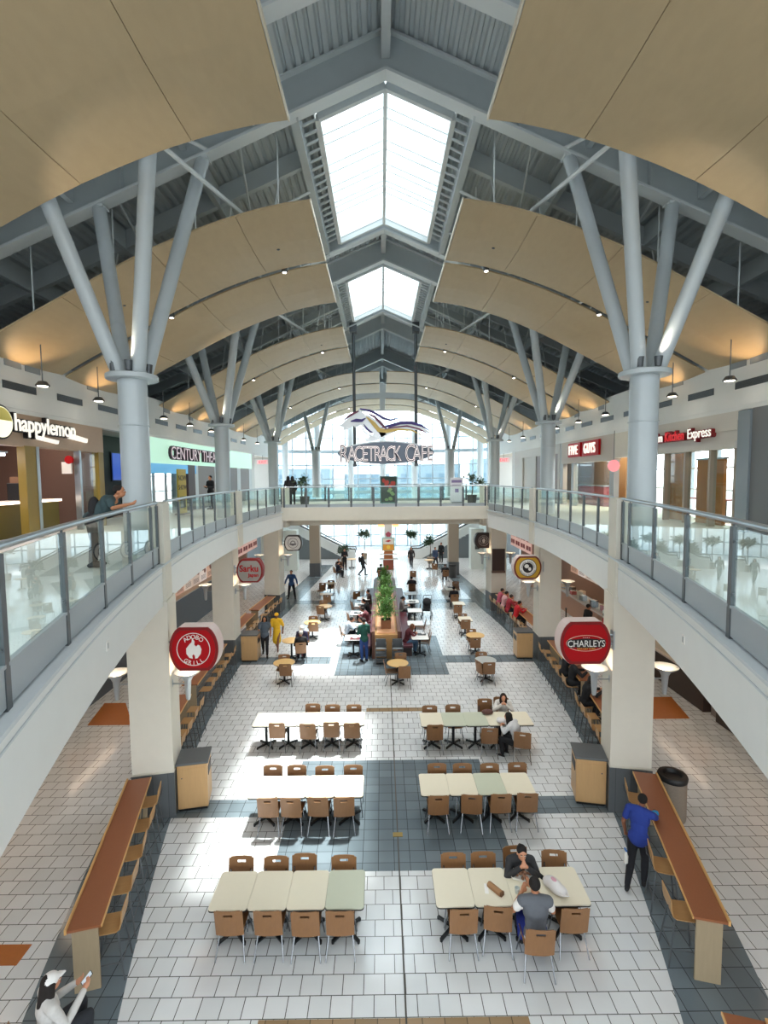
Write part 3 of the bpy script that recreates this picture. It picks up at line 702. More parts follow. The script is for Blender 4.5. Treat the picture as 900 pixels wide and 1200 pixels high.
for sg, nm in SIDE:
    bar(sg, 4.45, 6.7, 5.36, 10.25, 'orange brown bar counter on the %s, nearest the camera, ending at the first square column' % nm, 4 if sg > 0 else 5, 'the front %s counter' % nm, skip=(2,) if sg > 0 else (), o=.24)
    bar(sg, 5.72, 11.7, 6.06, 14.4, 'orange brown bar counter on the %s just past the first square column' % nm, 4, 'the %s counter just past the first column' % nm, skip=() if sg > 0 else ())
    bar(sg, 6.13, 15.1, 6.38, 18.9, 'orange brown bar counter on the %s before the second square column' % nm, 5, 'the %s counter before the second column' % nm)
    bar(sg, 6.42, 20.7, 6.36, 23.2, 'orange brown bar counter on the %s just past the second square column' % nm, 4, 'the %s counter just past the second column' % nm)
    bar(sg, 6.34, 23.8, 6.12, 26.6, 'orange brown bar counter on the %s running up to the bridge column' % nm, 4, 'the %s counter up to the bridge column' % nm)
# bins beside the square columns
def bin_(x, y, a, label):
    t = thing('litter_bin', label, 'litter bin', (x, y, 0), a, 'wooden litter bins')
    MB().box(0, 0, .56, .64, .62, 1.0).build('cabinet', M_oak, t, bevel=.01); MB().box(0, 0, .03, .6, .58, .06).build('plinth', M_black, t)
    MB().box(0, .0, 1.085, .7, .68, .05).build('top', M_bintop, t, bevel=.02)
    MB().box(0, -.314, .53, .56, .012, .88).build('door', M_oak, t, bevel=.003)
    MB().box(.326 if x < 0 else -.326, 0, .82, .012, .4, .2).build('deposit_flap', M_black, t)
    MB().sphere((.22 if x > 0 else -.22, -.33, .78), .014, 8, 5).build('knob', M_dsteel, t)
for sg, nm in SIDE:
    bin_(sg*4.5, 11.05, -sg*.2, 'oak litter bin with grey top beside the nearest %s square column' % nm)
    bin_(sg*5.55, 20.1, 0, 'oak litter bin with grey top beside the second %s square column' % nm)
t = thing('round_bin', 'round grey litter bin behind the front right counter by the column', 'litter bin', (6.02, 10.35, 0))
MB().lathe([(.27, 0), (.28, .05), (.28, .85), (.27, .86)], 24).build('body', mat('pebble bin body', '8b7f72', .7, noise=.2, nscale=40), t, True)
MB().lathe([(.29, .86), (.3, .93), (.28, .97), (.2, .98), (.17, .9)], 24).build('lid', M_black, t, True)
t = thing('round_bin', 'dark round litter bin in front of the taupe right column', 'litter bin', (5.0, 36.4, 0))
MB().lathe([(.27, 0), (.28, .05), (.28, .85), (.27, .86)], 20).build('body', mat('dark bin', '4a4a4b', .6), t, True)
MB().lathe([(.29, .86), (.3, .93), (.25, .97)], 20).build('lid', M_black, t, True)
# round tables down both sides, with chairs given by where their backs show
def far_round(px, py, label, kind='round'):
    p = at(px, py, Z=.745); put(kind, p.x, p.y, 0, label, 'round cafe tables')
far_round(333, 776, 'honey coloured round table at the near end of the left row')
far_round(341.5, 750, 'honey round table behind the seated person in black on the left')
far_round(366, 729, 'third honey round table from the near end of the left row')
far_round(380.5, 710, 'fourth honey round table from the near end of the left row')
far_round(382.5, 696, 'sunlit honey round table, fifth in the left row')
far_round(387, 683, 'last honey round table of the left row, by the far diners')
far_round(557, 744, 'honey round table in the right row beside the dark floor square')
far_round(569, 773, 'grey topped round table at the near end of the right row', 'roundgrey')
far_round(466, 776.5, 'honey round table in front of the planter booth')
far_round(412, 655, 'honey round table far back on the left before the escalator')
far_round(503, 656, 'honey round table far back on the right before the escalator')
def far_table(px, py, label, kind='white', rz=0):
    p = at(px, py, Z=.745); put(kind, p.x, p.y, rz, label, 'white cafe tables')
far_table(414, 747, 'white table nearest on the left of the planter booth, with a red tray')
far_table(415.5, 733, 'second white table left of the planter booth')
far_table(419, 718, 'third white table left of the planter booth')
far_table(423.5, 708.5, 'fourth white table left of the planter booth')
far_table(426, 701, 'farthest white table left of the planter booth')
far_table(492, 746, 'white table nearest on the right of the planter booth')
far_table(486.5, 730, 'second white table right of the planter booth')
far_table(486, 715, 'third white table right of the planter booth')
far_table(483, 704.5, 'fourth white table right of the planter booth')
far_table(481, 695, 'farthest white table right of the planter booth')
far_table(545, 725, 'cream square table in the right row behind the round table', 'ivory')
far_table(537.5, 707, 'cream square table further up the right row', 'ivory')
far_table(528, 690, 'cream square table near the far end of the right row', 'ivory')
for px, py, fc, lb in ((334, 778, 0, 'plywood chair facing away at the nearest round table of the left row'),
    (333, 767, 180, 'plywood chair on the far side of the nearest round table of the left row'),
    (352.5, 753, 8, 'plywood chair under the person in black at the left row'), (357, 740, 170, 'plywood chair under the person in a white scarf'),
    (367, 729, 0, 'plywood chair at the third round table of the left row, near side'), (367, 722, 180, 'plywood chair at the third round table of the left row, far side'),
    (375, 710, -15, 'plywood chair at the fourth round table of the left row, near side'), (379, 703.5, 180, 'plywood chair at the fourth round table of the left row, far side'),
    (383, 697, 0, 'plywood chair at the sunlit round table, near side'), (378, 683, 170, 'plywood chair at the sunlit round table, far side'),
    (388, 680, 180, 'plywood chair at the last round table of the left row'),
    (557.5, 747, 0, 'plywood chair facing away at the honey round table of the right row'), (552, 737, 180, 'plywood chair on the far side of the honey round table of the right row'),
    (573.5, 776, 0, 'plywood chair facing away at the grey topped round table'), (564, 764, 178, 'plywood chair on the far side of the grey topped round table'),
    (560, 774, -70, 'plywood chair on the left side of the grey topped round table'),
    (546, 726, 0, 'plywood chair facing away at the cream table behind the round table'), (542, 719, 180, 'plywood chair on the far side of the cream table behind the round table'),
    (537, 708.5, 0, 'plywood chair facing away at the cream table further up the right row'), (533, 696.5, 0, 'plywood chair under the person in black up the right row'),
    (534, 681.5, 180, 'plywood chair at the far cream table of the right row'), (522.5, 668, 0, 'plywood chair under the lone diner by the far right column'),
    (474, 780.5, 0, 'plywood chair facing away at the round table before the planter booth'), (469.5, 765, 180, 'plywood chair behind the round table before the planter booth'),
    (450, 774, -85, 'plywood chair on the left of the round table before the planter booth'),
    (398, 733, -75, 'plywood chair under the person in pale blue left of the booth'), (407, 718, -70, 'plywood chair at the third white table left of the booth'), (411.5, 704.5, -70, 'plywood chair at the fourth white table left of the booth'),
    (418, 693, 20, 'pale chair standing left of the farthest booth table'),
    (505, 742, 80, 'plywood chair right of the nearest white table of the booth'), (503.5, 739, 80, 'second plywood chair right of the nearest white table of the booth'),
    (499, 726, 80, 'plywood chair right of the second white table of the booth'), (493, 707, 80, 'plywood chair right of the fourth white table of the booth'),
    (391, 664, -60, 'plywood chair under the far left diner in dark blue'), (398, 659, 175, 'plywood chair under the far left diner in brown'),
    (446, 668, 0, 'plywood chair at the far end of the planter booth'), (484, 669, 0, 'plywood chair facing away, far right of the planter'), (483, 684, 0, 'plywood chair under the diner in black beside a pale coat'),
    (509, 660.5, -30, 'plywood chair at the far right round table')):
    chair_px(px, py, lb, fc)

# ------------------------------------------------------------------ planter booth in the middle
t = thing('planter_booth', 'wooden planter booth with maroon bench backs in the middle of the hall', 'booth', (0, 0, 0))
MB().bb(-.5, .42, 19.95, 31, 0, 1.0).build('cabinet', mat('booth oak', 'b58a57', .45, noise=.1, nscale=4), t)
MB().bb(-.42, .34, 20.15, 30.8, 1.0, 1.03).build('ledge', mat('booth ledge peach', 'd9a57e', .5), t)
for x in (-.56, .48):
    MB().bb(x-.06, x+.06, 20.0, 31, .0, 1.12).build('side_rail', mat('booth dark wood', '6e4636', .45, noise=.1), t)
for sg in (-1, 1):
    cx = -.04+sg*.86
    MB().bb(cx-.24, cx+.24, 20.2, 31, .36, .46).build('bench_seat', mat('maroon vinyl', '5e2b35', .4), t, bevel=.02)
    MB().bb(cx-.2, cx+.2, 20.25, 31, 0, .36).build('bench_base', mat('bench base', '3b2c2c', .5), t)
    MB().bb(cx-sg*.24-.03, cx-sg*.24+.03, 20.2, 31, .46, 1.05).build('bench_back', mat('maroon vinyl', '5e2b35', .4), t, bevel=.015)
def foliage(mb, c, r, n, ln, wd, up_=.5, droop=.3):
    for _ in range(n):
        th = random.uniform(0, 6.283); el = random.uniform(-.2, 1.2)
        d = Vector((math.cos(th)*math.cos(el), math.sin(th)*math.cos(el), math.sin(el)+up_)).normalized()
        s_ = Vector(c)+Vector((random.gauss(0, r*.4), random.gauss(0, r*.4), random.gauss(0, r*.4)))
        L = ln*random.uniform(.6, 1.2); sd = d.cross(Vector((0, 0, 1))).normalized()*wd
        m_ = s_+d*L*.5+Vector((0, 0, .05*L)); e = s_+d*L-Vector((0, 0, droop*L))
        mb.add([s_, m_+sd, e, m_-sd], [(0, 1, 2, 3)])
M_leaf = mat('leaf green', '66944a', .5, noise=.35, nscale=6); M_leaf2 = mat('dark leaf green', '2f4a2b', .5, noise=.3, nscale=6)
for i, (y, lab) in enumerate(((20.9, 'nearest leafy green plant in a wooden box on the planter booth'), (23.2, 'second leafy green plant on the planter booth'), (25.6, 'third leafy green plant on the planter booth'), (28.0, 'farthest leafy green plant on the planter booth'))):
    p = thing('potted_plant', lab, 'plant', (-.04, y, 1.03), 0, 'plants on the planter booth')
    MB().prism(rrect(.42, .42, .03), 0, .36).build('planter_box', mat('planter brown', '8a5a38', .5), p)
    MB().prism(rrect(.37, .37, .03), .36, .365).build('soil', mat('soil', '2e2218', .9), p)
    f = MB(); foliage(f, (0, 0, .55), .36, 130, .46, .045, .5, .3); foliage(f, (0, 0, .9), .32, 90, .38, .04, .5, .25); f.build('foliage', M_leaf, p)
def tree(x, y, h, lab, pot='9b8a78', z=0, n=280, ln=.36):
    p = thing('potted_tree', lab, 'plant', (x, y, z), 0, 'potted trees')
    MB().lathe([(.22, 0), (.28, .5), (.3, .52), (.27, .53)], 14).build('pot', mat('pot '+pot, pot, .6), p, True)
    MB().tube([(0, 0, .5), (.04, .02, h*.5), (0, 0, h*.75)], [.035, .03, .02], 7).build('trunk', mat('trunk', '5a4632', .8), p)
    f = MB()
    for _ in range(5): foliage(f, (random.gauss(0, .25), random.gauss(0, .25), h*.72+random.uniform(-.1, .3)*h*.5), .3, n//5, ln, .07, .2, .3)
    f.build('foliage', M_leaf2, p)
for px, py, h, lab in ((427, 655, 2.9, 'tall thin potted tree far back left of the kiosk'), (481, 654, 2.9, 'tall thin potted tree far back right of the kiosk'), (403, 661, 1.5, 'small potted palm by the left escalator'), (504, 660, 2.4, 'bushy potted tree by the right escalator')):
    q = at(px, py, Z=0); tree(q.x, q.y, h, lab)
for px, lab in ((357, 'potted tree on the left end of the bridge'), (553, 'potted tree on the right end of the bridge')):
    q = at(px, 583, Y=28.3); tree(q.x, q.y, 1.75, lab, '3c3f40', UF, 110, .26)
# high chairs stacked at the booth's near end
for px, lab in ((446.5, 'grey plastic high chair stack at the left of the booth end'), (466, 'grey plastic high chair stack at the right of the booth end')):
    q = at(px, 777, Z=0); c = thing('high_chair', lab, 'high chair', (q.x, q.y, 0), 0, 'grey high chairs')
    g = mat('grey plastic', '54595d', .4)
    MB().add([], []).box(-.2, 0, .4, .04, .42, .8).box(.2, 0, .4, .04, .42, .8).box(0, .2, .12, .4, .04, .05).box(0, -.2, .12, .4, .04, .05).build('side_frame', g, c, bevel=.012)
    MB().box(0, .02, .42, .36, .34, .03).build('seat', g, c); MB().box(0, .19, .72, .4, .03, .42).build('backrest', g, c, bevel=.015); MB().box(0, -.19, .66, .44, .16, .03).build('tray', mat('pale grey plastic', '7d8387', .35), c, bevel=.01)
    MB().box(0, -.2, .38, .38, .03, .08).box(0, -.2, .2, .38, .03, .06).build('front_bar', g, c)
# kiosk totem with screens
t = thing('kiosk', 'colourful kiosk totem with orange light boxes on top, centre of the far hall', 'kiosk', (.35, 39.9, 0))
MB().bb(-.42, .42, -.3, .3, 0, .8).build('base', mat('kiosk red brown', '8d4a36', .5), t)
MB().bb(-.75, .75, -.36, .36, .8, .86).bb(-.75, .75, -.36, .36, 1.2, 1.26).build('shelf', M_white, t)
MB().bb(-.36, .36, -.26, .26, .86, 1.2).bb(-.36, .36, -.22, .22, 1.26, 1.5).build('display_block', mat('kiosk orange brown', 'b06a38', .5), t)
MB().bb(-.5, .5, -.2, .2, 1.5, 2.55).build('sign_frame', mat('kiosk teal', '7fb1b0', .4), t)
MB().bb(-.43, .43, -.215, -.2, 1.55, 2.02).build('picture_panel', mat('kiosk amber', 'e6a03c', .4), t); MB().bb(-.43, .43, -.215, -.2, 2.04, 2.5).build('poster_panel', mat('kiosk ivory', 'efe9df', .4), t)
m_ = MB()
m_.lathe([(.15, -.005), (.15, .005)], 18); o = m_.build('disc', mat('kiosk yellow', 'f3cf52', .4), t); o.rotation_euler.x = R(90); o.location = (0, -.225, 1.8)
MB().prism([(-.28, 2.28), (0, 2.2), (.22, 2.3), (.05, 2.4)], -.225, -.214, 'y').build('red_mark', mat('kiosk red', 'c23c36', .4), t)
MB().bb(-.3, .3, -.12, .12, 2.55, 3.9).build('column', M_white, t)
MB().prism([(-.24, 2.85), (-.12, 2.62), (.12, 2.62), (.24, 2.85), (0, 3.05)], -.16, -.12, 'y').build('emblem', mat('kiosk pink', 'b65368', .5), t)
for x in (-.58, .58): MB().box(x, 0, 3.62, .5, .4, .42).build('light_box', mat('orange light box', 'e8a566', .4, emit=1.2), t, bevel=.02)
# stroller and the standing sign boards on the bridge
q = at(500, 724, Z=0)
t = thing('stroller', 'black baby stroller standing right of the booth tables', 'stroller', (q.x, q.y, 0), R(-12))
fr = MB()
for x in (-.22, .22): fr.tube([(x, -.3, .12), (x, .1, .55), (x, .42, 1.0)], .014, 7); fr.tube([(x, .32, .12), (x, -.02, .5)], .014, 7)
fr.build('frame', M_dsteel, t); MB().tube([(-.22, .42, 1.0), (-.2, .5, 1.08), (.2, .5, 1.08), (.22, .42, 1.0)], .018, 8).build('handle', M_black, t)
MB().prism([(-.25, .42), (.05, .36), (.32, .92), (.22, .97), (0, .5), (-.25, .5)], -.19, .19, 'x').build('seat', M_black, t, bevel=.015)
cnp = MB().sphere((0, .12, .82), (.23, .26, .22), 12, 6); cnp.build('canopy', mat('stroller canopy', '26282b', .8), t, True)
for x in (-.24, .24):
    for y in (-.3, .32): 
        w_ = MB().lathe([(.085, -.02), (.11, -.015), (.11, .015), (.085, .02)], 14).build('wheel', M_black, t, True); w_.rotation_euler.y = R(90); w_.location = (x, y, .112)
t = thing('poster_stand', 'framed red and green poster board standing on the middle of the bridge', 'poster board', (at(455.5, 575, Y=29).x, 29, UF))
MB().bb(-.5, .5, -.04, .04, .06, 1.62).build('frame', mat('teal frame', '4f7a76', .4), t); MB().bb(-.44, .44, -.05, -.04, .12, 1.56).build('poster', mat('dark green poster', '23372f', .5), t)
random.seed(3); m_ = MB()
for _ in range(7): m_.sphere((random.uniform(-.3, .3), -.05, random.uniform(1.0, 1.45)), (.1, .006, .13), 9, 5)
m_.build('red_patches', mat('poster red', 'a33a32', .5), t); m_ = MB()
for _ in range(7): m_.sphere((random.uniform(-.32, .32), -.05, random.uniform(.25, .95)), (.12, .006, .08), 9, 5)
m_.build('green_patches', mat('poster green', '6f8f5a', .5), t)
for x in (-.35, .35): MB().box(x, 0, .03, .06, .4, .06).build('foot', M_dsteel, t)
q = at(535, 575, Y=30.0)
t = thing('notice_stand', 'white notice board with blue lines standing on the right of the bridge', 'notice board', (q.x, 30.0, UF))
MB().bb(-.38, .38, -.03, .03, .05, 1.5).build('board', mat('notice white', 'd9dbe4', .5), t)
MB().bb(-.3, .3, -.036, -.03, 1.2, 1.36).bb(-.26, .26, -.036, -.03, 1.02, 1.08).bb(-.1, .12, -.036, -.03, .62, .84).build('print', mat('notice violet', '7c6f9c', .5), t)
MB().box(0, 0, .025, .6, .36, .05).build('foot', M_dsteel, t)
# escalators at the far end
for sg, nm in SIDE:
    t = thing('escalator', 'white sided escalator rising to the %s at the far end' % nm, 'escalator', (0, 0, 0), 0, 'escalators')
    P = [(sg*2.6, 0), (sg*3.4, 0), (sg*12.4, 4.7), (sg*12.4, 5.0), (sg*11.6, 5.0), (sg*3.2, .75), (sg*2.6, .75)]
    for y in (45.0, 46.4): MB().prism(P, y-.08, y+.08, 'y').build('balustrade', M_white, t)
    mb = MB()
    for i in range(24): x = 3.3+i*.375; mb.bb(sg*x, sg*(x+.375), 45.1, 46.3, 0, .05+i*.19)
    mb.build('steps', mat('escalator step', '6f767a', .5), t)
    for y in (45.0, 46.4): MB().tube([(sg*2.5, y, .6), (sg*2.6, y, .92), (sg*3.3, y, .95), (sg*11.6, y, 5.2)], .05, 8).build('handrail', M_black, t, True)
# panels round the stair foot on both sides beyond the bridge
for sg, nm in SIDE:
    struct('wall_%s_far_lower' % nm, MB().bb(sg*8.4, sg*9.6, 39, 44, 0, SOF).bb(sg*6.9, sg*7.9, 39.5, 40.5, 0, 3.2), mat('pale mint wall', 'd3dcd6', .5), 'pale mint wall at the far end of the %s aisle' % nm)
    t = tag(MB().bb(sg*7.2, sg*7.55, 39.46, 39.5, 1.6, 2.2).build('picture', mat('dark picture', '3f4644', .4), None), 'small dark picture on the pale far %s wall block' % nm, 'picture')

# ------------------------------------------------------------------ blade signs on the square columns
def blade_outline(w, h, n=14):
    """flat top and bottom, bulging sides"""
    P = []; fw_ = .30*w
    for s_ in (1, -1):
        for k in range(n+1):
            u = -1+2*k/n; z = u*h/2*s_; P.append((s_*(fw_+(w/2-fw_)*(1-abs(u)**2)**.75), z))
    return P
def scale(P, k, kz=None): return [(x*k, z*(kz or k)) for x, z in P]
def blade_sign(px, py, Y, w, h, dep, label, case, face, rim, side, lz):
    c = at(px, py, Y=Y)
    t = thing('blade_sign', label, 'sign', (c.x, c.y, c.z), 0, 'blade signs on the square columns')
    P = blade_outline(w, h)
    MB().prism(P, -dep/2, dep/2, 'y').build('case', case, t, bevel=.01)
    MB().prism(scale(P, .99), -dep/2-.03, -dep/2-.0005, 'y').build('rim', rim, t)
    MB().prism(scale(P, .88, .86), -dep/2-.04, -dep/2-.0305, 'y').build('face', face, t)
    b = MB(); e = side*(w/2)
    for z in (-.09, .09): b.tube([(e-side*.06, 0, z), (e+side*lz, 0, z)], .03, 8)
    b.box(e+side*lz, 0, 0, .03, .16, .4); b.build('bracket', M_alu, t)
    return t, -dep/2-.041
m_red = mat('sign red', 'ad0914', .5, spec=.2); m_dred = mat('sign dark red', '82181a', .45, spec=.3); m_wh = mat('sign white', 'eceae6', .4); m_bk = mat('sign black', '161214', .4)
m_case = mat('sign case cream', 'd9c6c2', .4)
def ring(mb, r0, r1, y0, y1, n=36, sx=1, sz=1):
    for k in range(n):
        a, b = 2*math.pi*k/n, 2*math.pi*(k+1)/n
        mb.prism([(sx*r0*math.cos(a), sz*r0*math.sin(a)), (sx*r1*math.cos(a), sz*r1*math.sin(a)), (sx*r1*math.cos(b), sz*r1*math.sin(b)), (sx*r0*math.cos(b), sz*r0*math.sin(b))], y0, y1, 'y')
    return mb
t, f = blade_sign(231, 757, 10.62, 1.04, .94, .34, 'red blade sign with a white flame reading ADOBO GRILL on the nearest left column', m_case, m_red, m_dred, -1, .22)
ring(MB(), .34, .355, f-.008, f).build('emblem_ring', m_wh, t)
fl = [(-.02, .24), (.03, .17), (.02, .1), (.06, .06), (.1, .1), (.14, .08), (.17, .0), (.15, -.1), (.08, -.19), (.03, -.2), (.03, -.14), (.0, -.1), (-.03, -.14), (-.02, -.2), (-.09, -.18), (-.15, -.09), (-.15, .02), (-.08, .11), (-.03, .16)]
MB().prism(fl, f-.01, f, 'y').build('flame', m_wh, t)
arc_text('lettering', 'ADOBO', .13, .27, 90, m_wh, t, (0, f-.004, 0), .006, 19)
arc_text('lettering', 'GRILL', .12, .29, -90, m_wh, t, (0, f-.004, 0), .006, 17, flip=True)
t, f = blade_sign(682, 750, 10.62, 1.08, .92, .34, 'red blade sign reading CHARLEYS on the nearest right column', m_case, m_red, m_dred, 1, .12)
ring(MB(), .94, 1, f-.006, f, 36, .42, .175).build('emblem_ring', mat('sign pale pink', 'e6b9a9', .4), t)
MB().prism([(.4*math.cos(a), .1*math.sin(a)) for a in [math.pi*2*k/24 for k in range(24)]], f-.008, f-.002, 'y').build('emblem_band', m_bk, t)
text('lettering_shadow', 'CHARLEYS', .2, m_bk, t, T((0, f-.01, -.07)), .006, .84, offset=.022)
text('lettering', 'CHARLEYS', .2, m_wh, t, T((0, f-.02, -.07)), .006, .84)
text('lettering', 'GRILLED SUBS', .062, mat('sign gold', 'd8a24a', .4), t, T((0, f-.014, -.135)), .004)
text('lettering', '• • • •', .06, m_wh, t, T((0, f-.014, .105)), .004)
t, f = blade_sign(294, 668, 19.55, 1.02, .92, .34, 'grey blade sign reading Sarku Japan with a dark red rim on the second left column', m_dred, mat('sign grey', '96918c', .5), m_dred, -1, .12)
text('lettering', 'Sarku', .36, m_red, t, T((-.02, f-.01, -.02)), .006, .92, offset=.006)
text('lettering', 'Japan', .19, m_red, t, T((.15, f-.01, -.22)), .006, 1, offset=.004)
t, f = blade_sign(616.5, 664, 19.55, 1.08, .9, .4, 'yellow round emblem blade sign reading PANDA EXPRESS on the second right column', m_case, mat('sign yellow', 'c79a25', .35), mat('sign brown red', '70261f', .4), 1, .12)
MB().prism([(.34*math.cos(a), .34*math.sin(a)) for a in [math.pi*2*k/32 for k in range(32)]], f-.006, f, 'y').build('emblem_disc', m_wh, t)
ring(MB(), .325, .345, f-.01, f).build('emblem_ring', m_bk, t)
MB().prism([(.2*math.cos(a), .2*math.sin(a)) for a in [math.pi*2*k/28 for k in range(28)]], f-.012, f-.006, 'y').build('emblem_centre', m_bk, t)
MB().sphere((-.05, f-.012, .06), (.09, .008, .08), 12, 6).sphere((.07, f-.012, -.05), (.06, .008, .07), 10, 6).build('emblem_patch', m_wh, t)
arc_text('lettering', 'PANDA EXPRESS', .085, .235, 90, m_bk, t, (0, f-.011, 0), .004, 14)
arc_text('lettering', 'CHINESE KITCHEN', .07, .29, -90, m_bk, t, (0, f-.011, 0), .004, 9.5, flip=True)
t, f = blade_sign(344, 636, 27.6, .98, .85, .32, 'white blade sign with a grey round emblem and black rim on the left bridge column', m_bk, mat('sign off white', 'd8d6d4', .4), m_bk, -1, .1)
ring(MB(), .26, .285, f-.008, f).build('emblem_ring', mat('sign mid grey', '6a6468', .4), t)
ring(MB(), .1, .14, f-.008, f).build('emblem_ring', mat('sign mid grey', '6a6468', .4), t)
MB().prism([(-.2, -.02), (.2, -.02), (.16, -.1), (-.16, -.1)], f-.008, f, 'y').build('emblem_bar', mat('sign mid grey', '6a6468', .4), t)
t, f = blade_sign(566, 633, 27.6, .98, .85, .32, 'dark brown blade sign with a pale ring emblem on the right bridge column', m_bk, mat('sign dark brown', '2c1717', .4), m_bk, 1, .1)
m_g = mat('sign pale grey', 'b9aea8', .4)
ring(MB(), .27, .285, f-.008, f).build('emblem_ring', m_g, t); ring(MB(), .17, .185, f-.008, f).build('emblem_ring', m_g, t)
MB().prism([(-.05, -.13), (.05, -.13), (.09, .02), (.03, .13), (-.04, .1), (-.09, .02)], f-.008, f, 'y').build('emblem_figure', m_g, t)
arc_text('lettering', 'GRILL AND ROLLS', .07, .205, 90, m_g, t, (0, f-.004, 0), .004, 15)
# ------------------------------------------------------------------ bowl sconces on brackets
M_bulb = mat('warm bulb', 'ffdfae', .5, emit=3)
def sconce(x, y, z, bx, label, lit=True):
    t = thing('bowl_sconce', label, 'lamp', (x, y, z), 0, 'bowl sconces on the square columns')
    MB().lathe([(.035, -.42), (.05, -.38), (.075, 0), (.12, .1), (.27, .2), (.28, .215), (.26, .215), (.1, .11)], 22).build('shade', mat('satin sconce metal', 'b9bfc4', .35, metal=.5), t, True)
    b = MB().tube([(0, 0, -.06), (bx-x, 0, -.06)], .018, 8); b.sphere((bx-x, 0, -.06), (.03, .09, .13), 10, 6); b.build('bracket', M_alu, t, True)
    MB().sphere((0, 0, .115), .05, 10, 6).build('bulb', M_bulb, t, True)
    l = bpy.data.lights.new('sconce_light', 'POINT'); l.energy = 6; l.color = (1, .75, .5); l.shadow_soft_size = .08
    o = bpy.data.objects.new('sconce_light', l); COL.objects.link(o); o.parent = t; o.location = (0, 0, .27)
for sg, nm in SIDE:
    for k, (x, y) in enumerate(SQ):
        w_ = ('nearest', 'second', 'bridge')[k]
        sconce(sg*(x-.36), y+.3, 2.96, sg*x, 'bowl sconce on the hall side of the %s %s column' % (w_, nm))
        sconce(sg*(x+1.2), y+.3, 2.96, sg*(x+.86), 'bowl sconce on the aisle side of the %s %s column' % (w_, nm))
# ------------------------------------------------------------------ hanging horse sign
SX, SY, SZ = .1, 28.55, at(452, 531, Y=28.55).z
t = thing('hanging_sign', 'big hanging sign of a galloping horse over the words RACETRACK CAFE', 'sign', (SX, SY, SZ))
u = 589.2/28.55*6.923
def zp(X, Y, w): return ((X-430)/u, (420-Y)/u, w/u)
P = [(2.72*math.cos(a), .62*math.sin(a)) for a in [2*math.pi*k/48 for k in range(48)]]
MB().prism([(x, z*(1-.12*abs(x)/2.72)) for x, z in P], -.12, .12, 'y').build('plate', mat('slate sign plate', '5c6470', .3, metal=.5), t, bevel=.02)
MB().prism([(x*.985, z*(1-.12*abs(x)/2.72)+.08) for x, z in P], .05, .14, 'y').build('plate_back', mat('silver sign edge', 'c4cacb', .3, metal=.4), t)
M_let = mat('dark letter side', '453f47', .4); M_neon = mat('white neon tube', 'fbf3f2', .3, emit=.25)
def word(s, x, big, small):
    # small capitals after a big first letter
    text('letter_case', s[0], big*1.0, M_let, t, T((x, -.2, -.42)), .07, .86, offset=.03); text('letter_tube', s[0], big, M_neon, t, T((x, -.285, -.42)), .006, .86, offset=-.012)
for s, X, z in (('R', 92, 1.42), ('A', 157, 1.2), ('C', 210, 1.2), ('E', 262, 1.2), ('T', 312, 1.2), ('R', 362, 1.2), ('A', 410, 1.2), ('C', 466, 1.2), ('K', 520, 1.2), ('C', 622, 1.42), ('A', 678, 1.2), ('F', 733, 1.2), ('E', 784, 1.2)):
    x = (X-430)/u
    text('letter_case', s, z, M_let, t, T((x, -.19, -.44 if z < 1.3 else -.5)), .06, .6, offset=.035)
    text('letter_tube', s, z, M_neon, t, T((x, -.26, -.44 if z < 1.3 else -.5)), .006, .6, offset=.004)
    text('letter_core', s, z, mat('plum letter face', '4a3f4c', .4), t, T((x, -.27, -.44 if z < 1.3 else -.5)), .006, .6, offset=-.03)
m_sil = mat('silver ribbon', 'd7dbde', .25, metal=.4); m_gold = mat('gold ribbon', 'b79b57', .3, metal=.4); m_pur = mat('purple ribbon', '3b2a78', .35); m_wine = mat('wine ribbon', '6e3350', .35)
MB().ribbon([zp(*p) for p in ((165, 185, 34), (225, 150, 42), (280, 170, 52), (340, 215, 58), (385, 265, 50), (330, 300, 26), (265, 320, 8))], -.02, .08).build('horse_neck', m_sil, t)
MB().ribbon([zp(*p) for p in ((385, 275, 34), (450, 245, 26), (540, 205, 26), (640, 205, 26), (730, 235, 14), (790, 262, 3))], -.02, .08).build('horse_back', m_sil, t)
MB().prism([zp(*p, 0)[:2] for p in ((62, 200), (95, 170), (120, 150), (165, 118), (210, 85), (218, 62), (236, 84), (270, 112), (268, 150), (215, 185), (165, 205), (120, 228), (85, 236), (92, 214))], -.06, .06, 'y').build('horse_head', m_sil, t)
MB().ribbon([zp(*p) for p in ((225, 66, 5), (300, 82, 10), (360, 108, 10), (410, 142, 9), (470, 158, 7), (540, 140, 3))], -.08, -.03).build('mane_ribbon', m_pur, t)
MB().ribbon([zp(*p) for p in ((280, 95, 4), (340, 130, 9), (385, 175, 10), (420, 215, 8), (440, 225, 3))], -.09, -.03).build('mane_ribbon', m_wine, t)
MB().ribbon([zp(*p) for p in ((150, 165, 4), (195, 158, 14), (240, 160, 11), (270, 140, 3))], -.1, -.06).build('cheek_ribbon', m_pur, t)
MB().ribbon([zp(*p) for p in ((100, 155, 3), (130, 130, 8), (170, 105, 9), (215, 84, 5))], -.1, -.06).build('brow_ribbon', m_wine, t)
MB().ribbon([zp(*p) for p in ((275, 130, 4), (330, 180, 16), (375, 235, 18), (440, 245, 15), (530, 232, 9), (640, 240, 6), (735, 290, 2))], -.075, -.025).build('body_ribbon', m_gold, t)
MB().ribbon([zp(*p) for p in ((400, 215, 3), (460, 205, 12), (550, 180, 12), (640, 180, 12), (720, 205, 8), (790, 250, 2))], -.08, -.03).build('tail_ribbon', m_pur, t)
MB().ribbon([zp(*p) for p in ((420, 230, 3), (500, 215, 5), (600, 205, 6), (700, 230, 5), (775, 275, 2))], -.09, -.04).build('tail_ribbon', m_wine, t)
